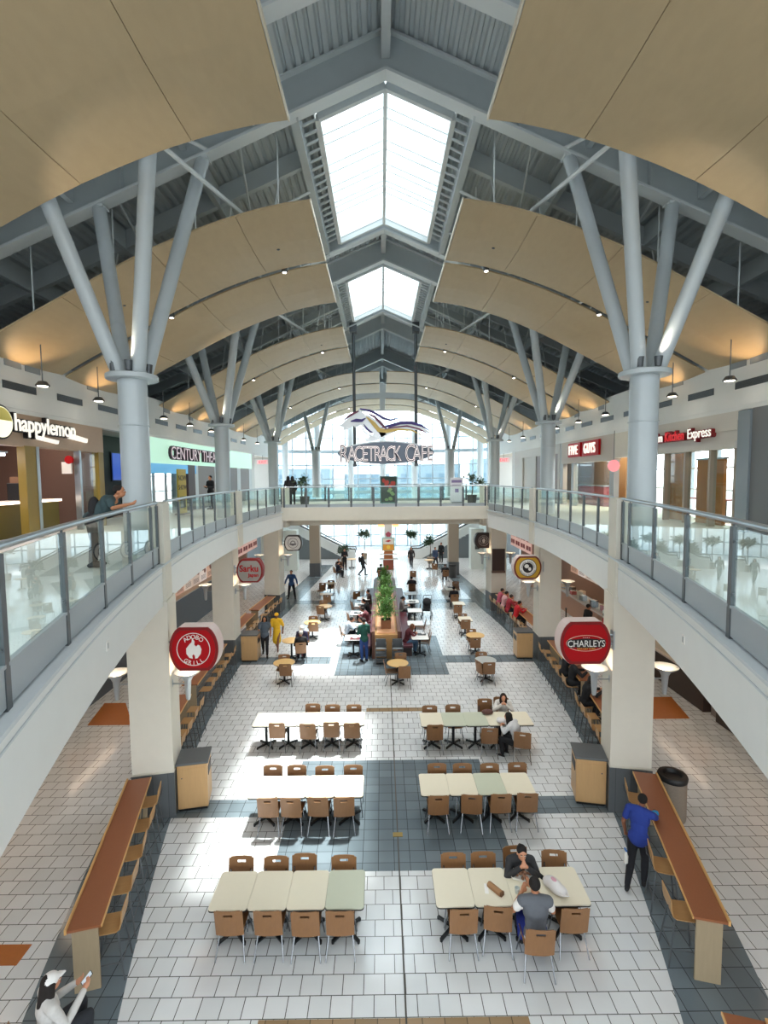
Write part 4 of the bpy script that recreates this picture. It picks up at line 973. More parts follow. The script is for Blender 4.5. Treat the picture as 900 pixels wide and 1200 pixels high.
MB().ribbon([zp(*p) for p in ((255, 190, 3), (280, 225, 7), (305, 245, 6), (325, 255, 2))], -.09, -.03).build('chest_ribbon', m_pur, t)
MB().ribbon([zp(*p) for p in ((240, 205, 4), (255, 245, 8), (290, 275, 8), (350, 290, 3))], -.09, -.03).build('chest_ribbon', m_sil, t)
pp = MB()
for x in (-1.76, 1.72):
    pp.tube([(x, .2, -.75), (x, .2, zf(1.75)-SZ)], .085, 12); pp.box(x, .12, -.66, .2, .2, .16); pp.box(x, .1, zf(1.75)-SZ-.02, .4, .5, .5)
pp.build('hanging_pole', M_dsteel, t, True)

# ------------------------------------------------------------------ upper shops
M_int = mat('brown mosaic wall', '57423b', .5, noise=.3, nscale=60)
M_shopf = mat('upper floor tile', 'b9b6ae', .3)
def wallbox(nm, sg, mb, m, lab): return struct(nm, mb, m, lab)
X = WALL
# left: lemon drinks shop
struct('wall_left_lemon_fascia', MB().bb(-X, -X-.3, 10.2, 17.4, 8.28, 9.13), mat('tan shop fascia', 'b29a84', .5, noise=.05), 'tan fascia of the drinks shop on the upper left')
struct('wall_left_lemon_back', MB().bb(-13.4, -13.6, 8, 17.4, UF, 9.13).bb(-X-.1, -13.5, 17.35, 17.45, UF, 9.13), M_int, 'brown mosaic back wall of the drinks shop')
t = thing('lit_sign', 'shop sign reading happylemon with a round pale disc on the tan fascia', 'sign', (-X, 0, 0))
RL = Matrix.Rotation(R(90), 4, 'Z')    # reads from inside the hall on the left wall (faces +x)
m_let = mat('lit white letter', 'f3efe6', .4, emit=.3)
o = MB().lathe([(.43, 0), (.43, .12)], 28).build('disc', m_bk, t); o.rotation_euler = (0, R(90), 0); o.location = (.0, 12.62, 8.83)
o = MB().lathe([(.385, .12), (.385, .135)], 28).build('disc_face', mat('pale lemon disc', 'f3f0d2', .4, emit=.4), t); o.rotation_euler = (0, R(90), 0); o.location = (.0, 12.62, 8.83)
mb = MB().prism([(.36*math.cos(a), .36*math.sin(a)) for a in [R(8+164*k/14) for k in range(15)]], .135, .142, 'x'); o = mb.build('disc_cap', mat('lemon yellow', 'e9dc77', .4), t); o.location = (0, 12.62, 8.83)
text('letter_case', 'happylemon', .62, m_bk, t, RL @ T((14.35, -.06, 8.72-.05)), .06, .86, offset=.035)
text('lettering', 'happylemon', .62, m_let, t, RL @ T((14.35, -.14, 8.72-.05)), .012, .86, offset=.008)
MB().prism([(13.85, 8.5), (14.8, 8.42), (14.85, 8.52), (13.9, 8.6)], .05, .13, 'x').prism([(15.35, 8.62), (16.25, 8.55), (16.3, 8.68), (15.4, 8.78)], .05, .13, 'x').build('underline_badge', m_let, t)
mb = MB()
for y0, y1 in ((13.55, 14.0), (17.05, 17.35)): mb.bb(-X+.02, -X-.2, y0, y1, UF, 8.3)
struct('trim_gold_posts', mb, mat('mustard post', '8f7732', .4), 'mustard shop front posts of the drinks shop')
mb = MB()
for y0, y1 in ((13.98, 14.1), (15.95, 16.05), (10.4, 10.5)): mb.bb(-X+.03, -X-.15, y0, y1, UF, 8.3)
struct('trim_steel_posts', mb, M_alu, 'steel shop front posts of the drinks shop')
struct('window_3', MB().bb(-X-.05, -X-.07, 16.05, 17.05, UF, 8.25), M_shop, 'glass door leaf of the drinks shop')
t = thing('shop_counter', 'drinks shop counter with mustard front and white lit top', 'counter', (-10.6, 13.2, UF))
MB().bb(-.3, .3, -3.5, 2.6, 0, .92).build('front', mat('mustard front', '6b5d1e', .45), t); MB().bb(-.38, .38, -3.55, 2.65, .92, 1.0).build('top', mat('counter white', 'efeae2', .3), t); MB().bb(.381, .4, -3.5, 2.6, .935, .985).build('light_strip', mat('counter light strip', 'ffe0c8', .4, emit=3), t)
random.seed(11)
for i, y in enumerate((11.9, 12.35, 12.75, 13.1)):
    t = thing('paper_bag', 'kraft paper bag on the drinks shop counter, %s from the near end' % ['first', 'second', 'third', 'fourth'][i], 'bag', (-10.65, y, UF+1.0), random.uniform(-.3, .3), 'paper bags on the drinks shop counter')
    MB().prism(rrect(.26, .18, .02), 0, .36).build('bag_body', mat('kraft '+str(i % 2), ['a58663', '8c5044'][i % 2], .8), t); MB().tube([(-.06, 0, .36), (-.06, 0, .44), (.06, 0, .44), (.06, 0, .36)], .008, 6).build('handle', mat('bag handle', 'd8c9b0', .8), t)
t = thing('drinks_machine', 'dark drinks machine on the drinks shop counter', 'machine', (-10.75, 14.9, UF+1.0))
MB().bb(-.22, .22, -.35, .35, 0, .5).build('body', M_black, t, bevel=.02); MB().bb(-.15, .2, -.3, .3, .5, .68).build('hopper', mat('machine brown', '7a5a44', .5), t); MB().bb(.22, .23, -.2, .2, .2, .4).build('screen', mat('dim screen', '3b5470', .3), t)
t = thing('hanging_light', 'bluish hanging light bar inside the drinks shop', 'lamp', (-10.5, 12.9, 8.05))
MB().bb(-.1, .1, -.9, .9, 0, .07).build('tube', mat('blue white tube', 'cfd8ff', .4, emit=7), t); MB().bb(-.14, .14, -.95, .95, .07, .12).build('housing', M_alu, t); MB().tube([(0, -.7, .12), (0, -.7, 1.0)], .012, 6).tube([(0, .7, .12), (0, .7, 1.0)], .012, 6).build('cord', M_black, t)
t = thing('round_blade_sign', 'small white and red wall sign inside the drinks shop opening', 'sign', (-9.95, 15.75, 7.75))
MB().box(0, 0, 0, .3, .05, .36).build('panel', m_wh, t); o = MB().lathe([(.13, -.03), (.13, .03)], 16).build('badge', m_red, t); o.rotation_euler.x = R(90); o.location = (.08, 0, .25)
# dark niche with screens between the two left shops
struct('wall_left_niche', MB().bb(-11.2, -11.3, 17.45, 23.4, UF, 9.13), mat('niche dark', '2b2725', .6), 'dark niche wall between the two left shops')
t = thing('menu_screen', 'tall blue screen in the dark niche behind the nearest left round column', 'screen', (-11.15, 21.1, 7.2))
MB().box(0, 0, .7, .06, .9, 1.1).build('screen', mat('blue screen', '27408f', .3, emit=.5), t); MB().box(-.02, 0, .7, .06, 1.0, 1.2).build('frame', M_black, t)
# cinema
struct('wall_left_cinema_fascia', MB().bb(-X, -X-.3, 20.0, 37.2, 8.05, 9.13), mat('mint fascia', 'b8e3cc', .45, emit=.3), 'mint green lit fascia of the cinema on the upper left')
struct('trim_blue_strip', MB().bb(-X+.01, -X-.3, 20, 26.0, 7.62, 8.04), mat('sky blue strip', '57a7d8', .4, emit=.25), 'sky blue strip under the left part of the mint fascia')
t = thing('lit_sign', 'shop sign reading CENTURY THEATRES on the mint fascia', 'sign', (-X, 0, 0))
text('letter_case', 'CENTURY THEATRES', .82, mat('plum letter', '3a1f33', .4), t, RL @ T((26.6, -.07, 8.28)), .06, 1.02, offset=.03)
text('lettering', 'CENTURY THEATRES', .82, mat('pale lit letter', 'e9d3da', .4, emit=.15), t, RL @ T((26.6, -.14, 8.28)), .008, 1.02, offset=-.012)
mb = MB().bb(-X, -X-.2, 20, 20.15, UF, 7.7).bb(-X, -X-.3, 23.6, 24.6, UF, 8.05)
for y in (21.2, 22.4): mb.bb(-X, -X-.1, y, y+.06, UF, 7.7)
struct('trim_cinema_posts', mb, mat('white frame', 'cfd6d8', .4), 'white frames of the cinema front')
struct('window_4', MB().bb(-X-.05, -X-.07, 20.1, 23.6, UF, 7.65), M_shop, 'glass front of the cinema, left part')
struct('trim_cinema_brown', MB().bb(-X+.02, -X-.3, 24.9, 25.8, UF, 8.05), mat('brown post', '493430', .5), 'dark brown pillar of the cinema front')
mb = MB()
for y0, y1 in ((26.3, 28.9), (30.2, 33.4), (34.2, 36.4)): mb.bb(-X-.02, -X-.2, y0, y1, UF, 8.05)
struct('door_1', mb, mat('taupe shutter', '857d7a', .5), 'taupe closed doors of the cinema')
mb = MB()
for y0, y1 in ((25.8, 26.3), (28.9, 29.3), (33.4, 34.2), (36.4, 37.2)): mb.bb(-X, -X-.25, y0, y1, UF, 8.05)
struct('trim_cinema_pale', mb, mat('white frame', 'cfd6d8', .4), 'pale piers between the cinema doors')
t = thing('banner_stand', 'yellow upright banner stand in front of the cinema glass', 'banner', (-9.0, 22.3, UF), R(0))
MB().bb(-.03, .03, -.45, .45, .05, 2.0).build('banner', mat('banner yellow', 'c9ad35', .5), t); MB().box(0, 0, .03, .4, .7, .06).build('foot', M_dsteel, t)
text('lettering', 'NOW', .34, mat('banner dark', '4a3f20', .5), t, RL @ T((0, -.035, 1.5)), .004); text('lettering', 'SHOW', .3, mat('banner dark', '4a3f20', .5), t, RL @ T((0, -.035, 1.1)), .004); MB().bb(.03, .036, -.3, .3, .3, .8).build('print', mat('banner dark', '4a3f20', .5), t)
struct('trim_cinema_stay', MB().beam((-10.1, 20.3, 8.0), (-10.1, 22.2, UF), .08, .08), M_dsteel, 'slanting dark stay behind the cinema glass')
mb = MB()
for y in (27.6, 29.3, 31, 32.7, 34.4, 36.1, 37.8): mb.bb(-13.4, -13.5, y, y+.1, UF, 9.1)
for z in (6.6, 7.5, 8.4): mb.bb(-13.4, -13.5, 27.5, 38, z, z+.08)
struct('window_5', mb, M_mull, 'white mullions of the outer window behind the cinema front')
# right: grey corner, dim sum shop, burger shop
struct('wall_right_grey', MB().bb(X, X+.3, 8, 13.45, UF, 9.13), mat('grey panel wall', '74777a', .5), 'grey panel wall at the right edge of the upper level')
struct('trim_grey_pilaster', MB().bb(X-.06, X+.3, 13.45, 13.75, UF, 9.1).bb(X-.03, X+.3, 13.75, 13.95, UF, 9.1), mat('blue grey pilaster', '8d979d', .4, metal=.3), 'blue grey metal pilaster at the right edge of the dim sum shop')
mb = MB()
for i, (z0, z1, d) in enumerate(((8.85, 9.13, .0), (8.6, 8.85, .06), (8.3, 8.6, .02), (8.1, 8.3, .08))): mb.bb(X-d, X+.3, 13.95, 19.2, z0, z1)
struct('wall_right_dimsum_fascia', mb, mat('stepped white fascia', 'cdc9c1', .5), 'stepped white fascia of the dim sum shop')
t = thing('lit_sign', 'red shop sign reading Dim Sum Kitchen Express on the white fascia', 'sign', (X, 0, 0))
RR = Matrix.Rotation(R(-90), 4, 'Z')
m_sr = mat('lit red letter', 'c02027', .4, emit=.35)
for wd, yy, m_, cx_ in (('Dim Sum', 17.98, m_let, .72), ('Kitchen', 16.72, m_sr, .8), ('Express', 15.42, m_let, .84)):
    text('letter_case', wd, .44, mat('deep red letter side', '7d1419', .4), t, RR @ T((-yy, -.1, 8.5)), .07, cx_, offset=.028)
    text('lettering', wd, .44, m_, t, RR @ T((-yy, -.185, 8.5)), .01, cx_)
mb = MB()
for y in (14.0, 15.1, 16.35, 17.5, 18.8): mb.bb(X+.0, X+.2, y, y+.1, UF, 8.1)
struct('trim_dimsum_posts', mb, mat('pale bronze frame', '9b8f80', .4, metal=.3), 'bronze frames of the dim sum shop front')
struct('window_6', MB().bb(X+.1, X+.12, 14.0, 18.9, UF, 8.1), M_shop, 'glass front of the dim sum shop')
t = thing('partition', 'tall orange partition panel in the dim sum shop, left one', 'partition', (10.2, 17.55, UF)); MB().box(0, 0, 1.15, .1, 1.25, 2.3).build('panel', mat('amber board', 'b57425', .5, noise=.1), t); MB().box(0, 0, 2.33, .16, 1.35, .06).build('top_rail', M_alu, t)
t = thing('partition', 'lower orange partition panel in the dim sum shop, right one', 'partition', (10.3, 15.95, UF)); MB().box(0, 0, 1.02, .1, 1.3, 2.04).build('panel', mat('amber board', 'b57425', .5, noise=.1), t); MB().box(0, 0, 2.07, .16, 1.4, .06).build('top_rail', M_alu, t)
for i, y in enumerate((14.9, 16.4, 17.6)):
    t = thing('shop_table', 'small red table inside the dim sum shop, %s from the right' % ['first', 'second', 'third'][i], 'table', (11.1, y, UF), 0, 'tables inside the dim sum shop')
    MB().prism(rrect(.7, .7, .05), .72, .76).build('tabletop', mat('red laminate', 'a5402a', .4), t); MB().lathe([(.22, 0), (.22, .03), (.04, .05), (.04, .72)], 12).build('pedestal', M_iron, t)
mb = MB()
for y in (18.6, 20.3, 22, 23.7, 25.4, 26.9): mb.bb(13.4, 13.55, y, y+.14, UF, 9.3)
for z in (6.7, 7.6, 8.5): mb.bb(13.4, 13.5, 18.6, 27, z, z+.07)
struct('window_7', mb, M_mull, 'white mullions of the outer window behind the dim sum shop')
struct('wall_right_pier', MB().bb(X, X+.4, 18.95, 19.25, UF, 9.13).bb(X+.02, X+.3, 19.25, 21.4, 8.1, 9.13), M_cream, 'cream pier between the two right shops')
struct('wall_right_burger_fascia', MB().bb(X, X+.3, 21.4, 27.6, 8.0, 9.13), mat('beige fascia', 'b9ada0', .5), 'beige fascia of the burger shop')
t = thing('lit_sign', 'white lettering FIVE GUYS on red blocks on the beige fascia', 'sign', (X, 0, 0))
MB().bb(-.1, -.001, 22.7, 24.55, 8.3, 9.0).bb(-.1, -.001, 24.8, 26.4, 8.3, 9.0).build('backing', m_red, t)
text('lettering', 'FIVE', .68, m_let, t, RR @ T((-25.6, -.14, 8.42)), .03, .86, spacing=1.12, offset=0); text('lettering', 'GUYS', .68, m_let, t, RR @ T((-23.62, -.14, 8.42)), .03, .7, spacing=1.12, offset=0)
mb = MB().bb(X+.02, X+.25, 21.4, 21.8, UF, 8.0).bb(X+.02, X+.25, 25.9, 26.2, UF, 8.0).bb(X+.02, X+.25, 27.4, 27.9, UF, 9.13)
struct('trim_burger_posts', mb, mat('pale grey post', '9ea3a5', .4), 'pale grey posts of the burger shop')
struct('window_8', MB().bb(X+.1, X+.12, 21.8, 25.9, UF, 8.0), M_shop, 'glass front of the burger shop')
struct('wall_right_burger_back', MB().bb(12.0, 12.1, 25, 35, UF, 9.13), mat('burger shop brown', '7d6546', .5, noise=.15, nscale=5), 'brown back wall of the burger shop')
t = thing('shop_counter', 'counter inside the burger shop', 'counter', (11.2, 26.6, UF)); MB().bb(-.3, .3, -1.6, 1.6, 0, 1).build('front', mat('burger counter red', '8f2d28', .5), t); MB().bb(-.34, .34, -1.65, 1.65, 1, 1.05).build('top', M_alu, t)
t = thing('round_hanging_sign', 'small round pink sign hanging between the burger and dim sum shops', 'sign', (9.2, 20.3, 7.75))
o = MB().lathe([(.24, -.03), (.24, .03)], 20).build('disc', mat('pink disc', 'e58f94', .4, emit=.3), t); o.rotation_euler.x = R(90); MB().tube([(0, 0, .24), (0, 0, 1.4)], .012, 6).build('rod', M_dsteel, t)
struct('door_2', MB().bb(X+.05, X+.2, 28.2, 32.2, UF, 8.6), mat('warm grey shutter', '93898a', .55), 'warm grey closed shutter of an empty shop on the upper right')
struct('trim_shutter_frame', MB().bb(X, X+.25, 27.9, 28.2, UF, 9.13).bb(X, X+.25, 32.2, 33.0, UF, 9.13).bb(X, X+.25, 28.2, 32.2, 8.6, 9.13).bb(X, X+.25, 33.0, 35.2, 8.6, 9.13).bb(X+.1, X+.2, 33.0, 35.2, UF, 8.6).bb(X, X+.25, 35.2, 37.2, UF, 9.13), mat('shutter frame', 'c3c0ba', .5), 'pale frame round the closed shutter')
for sg, nm in SIDE:
    t = thing('exit_sign', 'small red EXIT sign at the far end of the upper %s wall' % nm, 'sign', (sg*9.3, 39.0, 8.6))
    MB().box(0, 0, 0, .9, .08, .34).build('box', mat('exit box', 'd9b9bb', .4, emit=.3), t); text('lettering', 'EXIT', .3, mat('exit red', 'c8202a', .4, emit=1), t, T((0, -.05, -.1)), .006); MB().tube([(0, 0, .17), (0, 0, .53)], .015, 6).build('rod', M_dsteel, t)
# pendant wall lamps under the canopies
for sg, nm in SIDE:
    for i, y in enumerate((13.3, 15.9, 20.6, 23.4, 26.3, 32.5, 36)):
        t = thing('pendant_lamp', 'small hooded pendant lamp by the %s wall band, %s from the front' % (nm, ['first', 'second', 'third', 'fourth', 'fifth', 'sixth', 'seventh'][i]), 'lamp', (sg*8.95, y, 9.85), 0, 'pendant lamps along the upper walls')
        MB().tube([(0, 0, .05), (0, 0, pz(8.95)-9.85-.02)], .014, 6).build('rod', M_dsteel, t)
        MB().lathe([(.16, -.04), (.17, -.02), (.1, .08), (.02, .1)], 14).build('hood', M_dsteel, t, True); MB().lathe([(.12, -.045), (.12, -.041)], 14).build('lens', mat('warm lens', 'fff0d8', .4, emit=8), t)

# ------------------------------------------------------------------ lower shops under the balconies
menu_c = ['c9bcb4', 'b08a78', 'c4b5a8', 'b9a79b', 'cbbfb8', 'b7937e']
for sg, nm in SIDE:
    warm = mat('warm lower wall', 'a8683a' if 0 else 'b0835c', .55, noise=.08); dk = mat('lower dark front', '3a2c24', .5, noise=.1); bl = mat('slate counter front', '4a5057', .45)
    struct('wall_%s_lower' % nm, MB().bb(sg*12.6, sg*12.8, -.5, 36, 0, SOF), warm, 'warm brown back wall of the lower %s shops' % nm)
    mb = MB().bb(sg*10.6, sg*11.0, 3, 36, 3.5, SOF)
    struct('trim_lower_%s_bulkhead' % nm, mb, mat('lower bulkhead', 'c0aa97', .5) if sg < 0 else mat('lower bulkhead brown', '8f6a4a', .5), 'bulkhead above the lower %s shop counters' % nm)
    mb = MB()
    for y in (9.5, 14.6, 21.4, 28.4, 35.8): mb.bb(sg*9.9, sg*12.6, y, y+.35, 0, SOF)
    struct('trim_lower_%s_piers' % nm, mb, mat('lower pier', '8d7f78', .55), 'piers between the lower %s shops' % nm)
    for i, (y0, y1, m_, lab) in enumerate(((3.5, 9.4, dk, 'dark brown shop counter'), (9.95, 14.5, dk, 'dark brown shop counter'), (15.1, 21.3, dk if sg > 0 else bl, 'shop counter'), (21.9, 28.3, bl if sg < 0 else mat('pinkish counter front', 'b88f77', .5), 'shop counter'), (29, 35.6, mat('pinkish counter front', 'b88f77', .5), 'shop counter'))):
        t = thing('shop_counter', '%s on the lower %s, %s shop from the camera' % (lab, nm, ['nearest', 'second', 'third', 'fourth', 'fifth'][i]), 'counter', (sg*10.1, 0, 0), 0, 'lower shop counters')
        hw_ = 1.72 if (sg < 0 and y0 == 21.9) else 1.02
        MB().bb(-.35, .35, y0, y1, 0, hw_).build('front', m_, t); MB().bb(-.42, .42, y0, y1, hw_, hw_+.06).build('top', mat('pale stone top', 'b9b0a6', .3), t)
        if hw_ < 2: MB().bb(-sg*.3, -sg*.28, y0+.2, y1-.2, 1.08, 1.5).build('sneeze_guard', M_shop, t)
    for i in range(6):
        y = 21.9+i*1.05
        t = thing('menu_board', 'lit menu board with food pictures over the lower %s counters, %s from the front' % (nm, ['first', 'second', 'third', 'fourth', 'fifth', 'sixth'][i]), 'menu board', (sg*(9.75 if sg < 0 else 10.55), y+.5, 2.55), 0, 'menu boards')
        MB().box(0, 0, 0, .06, 1.0, 1.2).build('board', mat('menu '+menu_c[i], menu_c[i], .5, emit=.25), t)
        s_ = MB(); random.seed(i+5)
        for q in range(4): s_.sphere((-sg*.035, random.uniform(-.3, .3), random.uniform(-.15, .4)), (.012, .16, .13), 9, 5)
        s_.build('food_picture', mat('menu food', '7a3a26', .5), t); s_ = MB()
        for q in range(4): s_.box(-sg*.034, 0, -.3-q*.06, .01, .7, .02)
        s_.build('menu_lines', mat('menu ink', '5b4a45', .5), t)
        for dy in (-.35, .35): MB().tube([(0, dy, .6), (0, dy, SOF-2.55)], .014, 6).build('hanging_rod', M_dsteel, t)
    for i in range(4):
        y = 33.2+i*1.35
        t = thing('menu_board', 'red and pink menu board further down the lower %s aisle, %s from the front' % (nm, ['first', 'second', 'third', 'fourth'][i]), 'menu board', (sg*9.8, y+.6, 2.75), 0, 'menu boards')
        MB().box(0, 0, 0, .06, 1.25, 1.3).build('board', mat('menu pink', 'd0a79c', .5, emit=.2), t); s_ = MB()
        for q in range(4): s_.box(-sg*.034, (-.28 if q % 2 else .28), (-.3 if q < 2 else .25), .012, .45, .3)
        s_.build('menu_block', m_dred, t)
        for dy in (-.45, .45): MB().tube([(0, dy, .65), (0, dy, SOF-2.75)], .014, 6).build('hanging_rod', M_dsteel, t)
    for i in range(9):
        y = 22.3+i*.66
        if sg < 0: continue
        t = thing('food_package', 'boxed goods on the lower right shop counter, %s from the front' % ['first', 'second', 'third', 'fourth', 'fifth', 'sixth', 'seventh', 'eighth', 'ninth'][i], 'package', (9.95+.2*(i % 2), y, 1.0805), .3*(i % 3), 'boxed goods on the lower right counter')
        hh = .18+.07*(i % 3); MB().box(0, 0, hh/2, .26, .3, hh).build('box', paint(['d8d3c8', 'b3222a', '3c2f28', 'd89a4a', '8f8f8c'][i % 5]), t, bevel=.01); MB().box(0, 0, hh+.01, .2, .24, .02).build('lid', paint(['e6e3dd', 'e8d9c2'][i % 2]), t)
    # recessed ceiling lights of the aisle
    for i, y in enumerate((4.5, 7.5, 10, 12.8, 16, 19.2, 22.5, 25.5, 29, 33)):
        t = thing('downlight', 'round recessed downlight in the lower %s aisle soffit, %s from the front' % (nm, ['first', 'second', 'third', 'fourth', 'fifth', 'sixth', 'seventh', 'eighth', 'ninth', 'tenth'][i]), 'lamp', (sg*8.6, y, SOF), 0, 'recessed downlights')
        MB().lathe([(.12, -.012), (.16, -.012), (.16, -.001)], 18).build('trim_ring', M_white, t); MB().lathe([(.12, -.009), (.12, -.003)], 16).build('lens', mat('downlight lens', 'ffe2bd', .4, emit=10), t)
        l = bpy.data.lights.new('downlight_lamp', 'SPOT'); l.energy = 32; l.color = (1, .74, .52); l.spot_size = R(130); l.spot_blend = .6; l.shadow_soft_size = .12
        o = bpy.data.objects.new('downlight_lamp', l); COL.objects.link(o); o.parent = t; o.location = (0, 0, -.03)

t = thing('notice_board', 'dark brown notice panel on the front of the right bridge column', 'notice board', (6.13, 26.96, 2.85))
MB().box(0, 0, 0, .7, .06, 1.2).build('panel', mat('notice brown', '33211c', .4), t, bevel=.01); MB().box(0, -.02, -.66, .74, .1, .12).build('ledge', mat('notice ledge', '5c463b', .5), t)
t = thing('queue_post', 'black queue post standing in the lower right aisle', 'post', (8.6, 23.6, 0))
MB().lathe([(.18, 0), (.18, .02), (.04, .05)], 18).build('base', M_black, t, True); MB().lathe([(.028, .04), (.028, 1.0)], 10).build('pole', M_black, t, True); MB().lathe([(.04, 1.0), (.04, 1.06)], 10).build('cap', M_dsteel, t)
for sg, nm in SIDE:
    y = 6.75; x = fx(y); t = thing('wall_outlet', 'small white outlet cover on the %s balcony face' % nm, 'outlet', (sg*(x-.008), y, 5.12), -sg*fang(y))
    MB().box(0, 0, 0, .016, .09, .13).build('cover', m_wh, t); MB().box(-sg*.009, 0, .0, .004, .05, .08).build('socket', mat('outlet grey', 'a9aeb0', .5), t)
# ------------------------------------------------------------------ people
def fuse(mb, voxel, name, smooth=3):
    """capsules and ellipsoids fused into one continuous skin"""
    me = mb.mesh(name, weld=True); o = bpy.data.objects.new('tmp', me); COL.objects.link(o)
    r = o.modifiers.new('r', 'REMESH'); r.mode = 'VOXEL'; r.voxel_size = voxel; r.use_smooth_shade = True
    s = o.modifiers.new('s', 'SMOOTH'); s.factor = .5; s.iterations = smooth
    dg = bpy.context.evaluated_depsgraph_get(); out = bpy.data.meshes.new_from_object(o.evaluated_get(dg)); bpy.data.objects.remove(o)
    out.name = name; out.polygons.foreach_set('use_smooth', [True]*len(out.polygons)); return out
def cap_(mb, pts, rs):
    mb.tube(pts, rs, 10)
    for p, r in zip(pts, rs): mb.sphere(p, r, 10, 6)
def V(*a): return Vector(a)
POSES = {}
def pose(kind):
    """joints of a 1.7 m adult looking to +y"""
    st = dict(pel=V(0, 0, .95), chest=V(0, .0, 1.28), neck=V(0, -.005, 1.46), head=V(0, .02, 1.6),
              hip=[V(s*.085, 0, .92) for s in (-1, 1)], knee=[V(s*.1, .02, .5) for s in (-1, 1)], ank=[V(s*.1, -.02, .09) for s in (-1, 1)], toe=[V(s*.115, .13, .035) for s in (-1, 1)],
              sho=[V(s*.18, 0, 1.4) for s in (-1, 1)], elb=[V(s*.235, -.03, 1.13) for s in (-1, 1)], wri=[V(s*.235, .05, .9) for s in (-1, 1)])
    def upd(**k): st.update(k)
    if kind == 'walk': upd(knee=[V(-.09, .2, .53), V(.09, .0, .5)], ank=[V(-.09, .22, .1), V(.09, -.3, .17)], toe=[V(-.1, .37, .05), V(.1, -.17, .06)], elb=[V(-.24, -.12, 1.15), V(.24, .06, 1.13)], wri=[V(-.24, -.05, .92), V(.22, .2, .95)])
    if kind == 'wide': upd(knee=[V(-.15, .02, .5), V(.15, .02, .5)], ank=[V(-.2, -.02, .09), V(.2, -.02, .09)], toe=[V(-.23, .12, .035), V(.23, .12, .035)], elb=[V(-.3, 0, 1.15), V(.31, -.02, 1.16)], wri=[V(-.36, .1, .93), V(.37, .06, .95)])
    if kind in ('sit', 'eat', 'phone', 'stool', 'turn', 'slump'):
        dz = -.42; h = .53
        if kind == 'stool': dz, h = -.11, .84
        for k in ('pel', 'chest', 'neck', 'head'): st[k] = st[k]+V(0, 0, dz)
        for k in ('hip', 'sho', 'elb', 'wri'): st[k] = [p+V(0, 0, dz) for p in st[k]]
        upd(knee=[V(s*.12, .42, h) for s in (-1, 1)])
        if kind == 'stool': upd(ank=[V(s*.12, .3, .42) for s in (-1, 1)], toe=[V(s*.13, .45, .36) for s in (-1, 1)])
        else: upd(ank=[V(s*.12, .38, .09) for s in (-1, 1)], toe=[V(s*.13, .53, .035) for s in (-1, 1)])
        z = dz
        upd(elb=[V(s*.25, .1, 1.12+z) for s in (-1, 1)], wri=[V(s*.15, .34, 1.2+z) for s in (-1, 1)])
        f = {'eat': .1, 'phone': .03, 'turn': .06, 'slump': .18, 'stool': .12, 'sit': .06}[kind]
        st['chest'] += V(0, f*.5, 0); st['neck'] += V(0, f, -.01); st['head'] += V(0, f*1.5+.01, -.02-.2*max(0, f-.05)); st['sho'] = [p+V(0, f*.9, -.01) for p in st['sho']]
        if kind == 'eat': upd(elb=[V(s*.27, .24, .78) for s in (-1, 1)], wri=[V(s*.07, .3, .99) for s in (-1, 1)])
        if kind == 'phone': upd(elb=[V(-.24, .12, .72), V(.24, .14, .72)], wri=[V(-.13, .35, .83), V(.1, .38, .86)])
        if kind == 'turn': upd(elb=[V(-.3, .1, .78), V(.27, .12, .76)], wri=[V(-.12, .36, .84), V(.06, .42, .86)])
        if kind == 'slump': upd(elb=[V(s*.26, .28, .8) for s in (-1, 1)], wri=[V(s*.1, .42, .84) for s in (-1, 1)])
        if kind == 'stool': upd(elb=[V(s*.26, .26, 1.1) for s in (-1, 1)], wri=[V(s*.1, .45, 1.17) for s in (-1, 1)])
    if kind == 'lean': upd(pel=V(0, -.2, .9), chest=V(0, .05, 1.13), neck=V(0, .18, 1.25), head=V(0, .27, 1.36), hip=[V(s*.085, -.2, .9) for s in (-1, 1)], knee=[V(s*.1, -.16, .48) for s in (-1, 1)], ank=[V(s*.1, -.22, .09) for s in (-1, 1)], toe=[V(s*.115, -.07, .035) for s in (-1, 1)],
                           sho=[V(s*.18, .14, 1.2) for s in (-1, 1)], elb=[V(s*.25, .2, 1.08) for s in (-1, 1)], wri=[V(s*.07, .43, 1.13) for s in (-1, 1)])
    if kind == 'wipe': upd(chest=V(0, .06, 1.25), neck=V(0, .12, 1.42), head=V(.02, .2, 1.54), sho=[V(s*.19, .11, 1.36) for s in (-1, 1)], elb=[V(-.27, .05, 1.1), V(.24, .34, 1.2)], wri=[V(-.25, .12, .87), V(.17, .58, 1.12)], knee=[V(-.1, -.05, .5), V(.1, .1, .5)], ank=[V(-.12, -.25, .1), V(.1, .06, .09)], toe=[V(-.14, -.1, .035), V(.12, .22, .035)])
    if kind == 'phonestand': upd(elb=[V(-.24, .04, 1.12), V(.24, .04, 1.12)], wri=[V(-.1, .28, 1.16), V(.08, .3, 1.18)])
    return st
MC = {}
